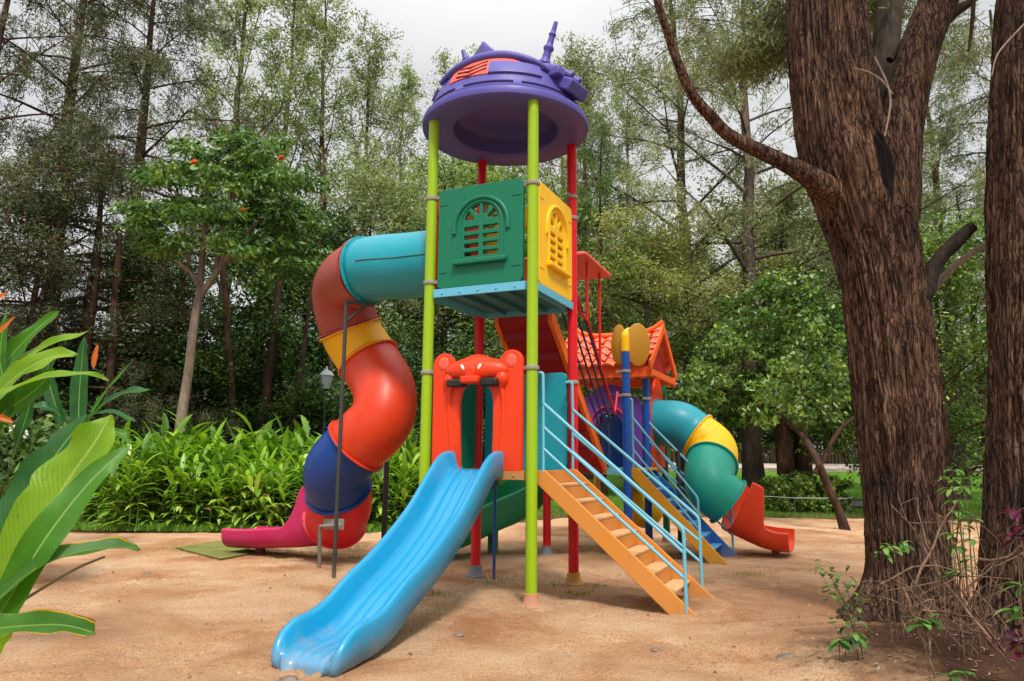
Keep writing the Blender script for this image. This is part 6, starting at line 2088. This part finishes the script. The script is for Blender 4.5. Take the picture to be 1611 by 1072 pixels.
Y0 = 2.6
def A_(l): return [at(*q) for q in l]
vdir = (0, -1, .15)
big_leaf(fgp, A_([(-60, 1060, 2.75), (-20, 930, 2.75), (30, 810, 2.8), (85, 720, 2.85), (138, 652, 2.9)]), .27, 'deep', vdir, .25, .012, seed=1, sk=.9, tear=True)
big_leaf(fgp, A_([(-60, 1090, 2.55), (-15, 985, 2.55), (45, 860, 2.55), (105, 760, 2.6), (150, 695, 2.62), (174, 652, 2.65)]), .36, 'bright', (-.25, -1, .1), .2, .02, seed=2, sk=1.25, tear=True)
big_leaf(fgp, A_([(-70, 1060, 2.4), (0, 965, 2.4), (70, 850, 2.42), (140, 760, 2.5), (205, 700, 2.6)]), .17, 'mid', (.3, -.75, .5), .3, .01, seed=3, sk=1.1)
big_leaf(fgp, A_([(-60, 1010, 2.35), (0, 940, 2.38), (60, 893, 2.4), (120, 870, 2.45), (175, 862, 2.5), (221, 863, 2.55)]), .10, 'edge', (0, -.55, .8), .5, .008, seed=4, base_w=.35)
big_leaf(fgp, A_([(-90, 985, 2.3), (-30, 990, 2.3), (40, 985, 2.3), (100, 984, 2.3), (150, 996, 2.28)]), .095, 'edge', (0, -.7, .7), .5, .008, seed=5, base_w=.5)
big_leaf(fgp, A_([(-60, 1020, 2.6), (-20, 960, 2.6), (25, 895, 2.65), (70, 850, 2.7)]), .14, 'mid', vdir, .3, .01, seed=6)
mb = MB(); mb.tube([p - fgp.location for p in catmull(A_([(-60, 1010, 2.4), (0, 968, 2.42), (60, 930, 2.45), (120, 895, 2.47), (165, 876, 2.5)]), 5)], [.006 - .0001 * i for i in range(21)], 7)
mb.build('leaf_stalk', plastic('tan_stalk', (.22, .16, .08), .6), fgp, smooth=True)
mb = MB()
for dx in (-.1, 0, .12):
    b = at(-60, 1050, 2.55); mb.tube([(dx, 0, -.05), (dx + .05, -.05, .35), (b.x + 2.3 + dx * .5, b.y - 2.7, b.z)], [.035, .03, .02], 10)
mb.build('stalk', mstem, fgp, smooth=True)
hp_ = empty('tall_leaf_plant', (-4.15, 4.9, 0))
tag(hp_, 'plant with long torn light green leaves and red bracts at the left edge', 'plant')
for pts, w, mt, sd_, up in (
    ([(-60, 640, 4.9), (-5, 585, 4.9), (45, 530, 4.9), (93, 489, 4.95)], .20, 'mid', 11, (0, -1, .3)),
    ([(-60, 660, 4.9), (0, 592, 4.9), (75, 545, 4.9), (140, 521, 4.95)], .20, 'bright', 12, (0, -.6, .7)),
    ([(-60, 690, 4.7), (0, 615, 4.7), (65, 568, 4.7), (122, 556, 4.75)], .26, 'bright', 13, (0, -.8, .5)),
    ([(-60, 650, 4.6), (0, 620, 4.6), (60, 598, 4.6), (120, 588, 4.6), (171, 598, 4.6)], .14, 'bright', 14, (0, -.5, .8)),
    ([(-40, 680, 4.8), (20, 640, 4.8), (60, 610, 4.8), (85, 580, 4.8)], .26, 'mid', 15, vdir),
    ([(-20, 700, 4.8), (10, 640, 4.8), (0, 560, 4.8), (12, 480, 4.8)], .16, 'mid', 16, vdir),
    ([(20, 720, 5.0), (40, 660, 5.0), (55, 610, 5.0), (70, 560, 5.0)], .14, 'deep', 17, vdir),
): big_leaf(hp_, A_(pts), w, mt, up, .3, .014, seed=sd_, tear=True)
for pts, w in (([(-15, 530, 4.7), (2, 520, 4.7), (24, 498, 4.7)], .05), (([(-12, 475, 4.7), (0, 468, 4.7), (12, 460, 4.7)]), .05), ([(-10, 655, 4.6), (5, 658, 4.6), (22, 665, 4.6)], .06)):
    big_leaf(hp_, A_(pts), w, 'flower', vdir, .4, .003, seed=5)
mb = MB()
for dx in (-.12, .05): b = at(-40, 690, 4.8); mb.tube([(dx, 0, -.05), (dx, -.03, .6), (b.x + 4.15 + dx, b.y - 4.9, b.z)], [.04, .035, .02], 10)
mb.build('stalk', mstem, hp_, smooth=True)
dp_ = empty('dark_leaf_plant', (at(70, 722, 11.2).x, 11.2, 0))
tag(dp_, 'darker green big-leaved plant standing between the light leaves and the ginger hedge', 'plant')
for pts, w, mt, sd_, up in (
    ([(125, 690, 11.20), (124, 640, 11.20), (127, 590, 11.20), (133, 530, 11.20)], 0.390, 'deep', 21, (.2, -1, .1)),
    ([(125, 680, 11.20), (160, 640, 11.04), (200, 618, 10.88), (238, 614, 10.88)], 0.360, 'deep', 22, (0, -.6, .8)),
    ([(125, 690, 11.20), (150, 640, 11.20), (180, 600, 11.20), (212, 566, 11.20)], 0.105, 'mid', 23, (0, -.6, .7)),
    ([(110, 690, 10.88), (140, 655, 10.88), (180, 650, 10.72), (215, 665, 10.72)], 0.240, 'deep', 24, (0, -.4, .9)),
    ([(120, 700, 11.20), (95, 655, 11.20), (70, 640, 11.04), (40, 640, 11.04)], 0.300, 'deep', 25, (0, -.7, .7)),
    ([(110, 700, 11.20), (85, 630, 11.20), (75, 580, 11.20), (95, 548, 11.20)], 0.330, 'deep', 26, vdir),
    ([(130, 700, 11.20), (150, 680, 10.88), (185, 680, 10.72), (205, 700, 10.72)], 0.270, 'mid', 27, (0, -.5, .8)),
    ([(60, 720, 10.56), (90, 690, 10.56), (130, 690, 10.40), (150, 712, 10.40)], 0.270, 'deep', 28, (0, -.5, .8)),
): big_leaf(dp_, A_(pts), w, mt, up, .25, .012, seed=sd_)
big_leaf(dp_, A_([(147, 580, 11.20), (150, 562, 11.20), (154, 542, 11.20)]), 0.135, 'flower', vdir, .4, .003, seed=3)
mb = MB(); b = at(110, 695, 11.2)
for dx in (-.08, .06): mb.tube([(dx, 0, -.05), (dx, 0, .6), (b.x - dp_.location.x, 0, b.z)], [.04, .035, .025], 10)
mb.build('stalk', mstem, dp_, smooth=True)
# dark low shrub with small white flowers under them
R = np.random.default_rng(8)
wl_ = empty('white_flower_shrub', (at(30, 722, 8).x, 8, 0))
tag(wl_, 'dark low shrub with small white flowers at the left edge behind the broad leaves', 'shrub')
cl = np.array([tuple(at(R.uniform(-60, 110), R.uniform(680, 800), 8 + R.normal() * .3) - wl_.location) for _ in range(150)])
P = np.repeat(cl, 40, 0) + R.normal(size=(150 * 40, 3)) * .09
link_mesh('leaves', leaf_mesh('leaves', P, R, .10, .045, .2, .3), ML['dark'], wl_)
for px, py in ((22, 676), (40, 684)):
    q = at(px, py, 7.6) - wl_.location; mb = MB(); 
    for k in range(5): mb.sphere(q + Vector((math.cos(k * 1.26) * .03, -.01, math.sin(k * 1.26) * .03)), .018, 8, 5)
    mb.build('flower', M['white'], wl_, smooth=True)
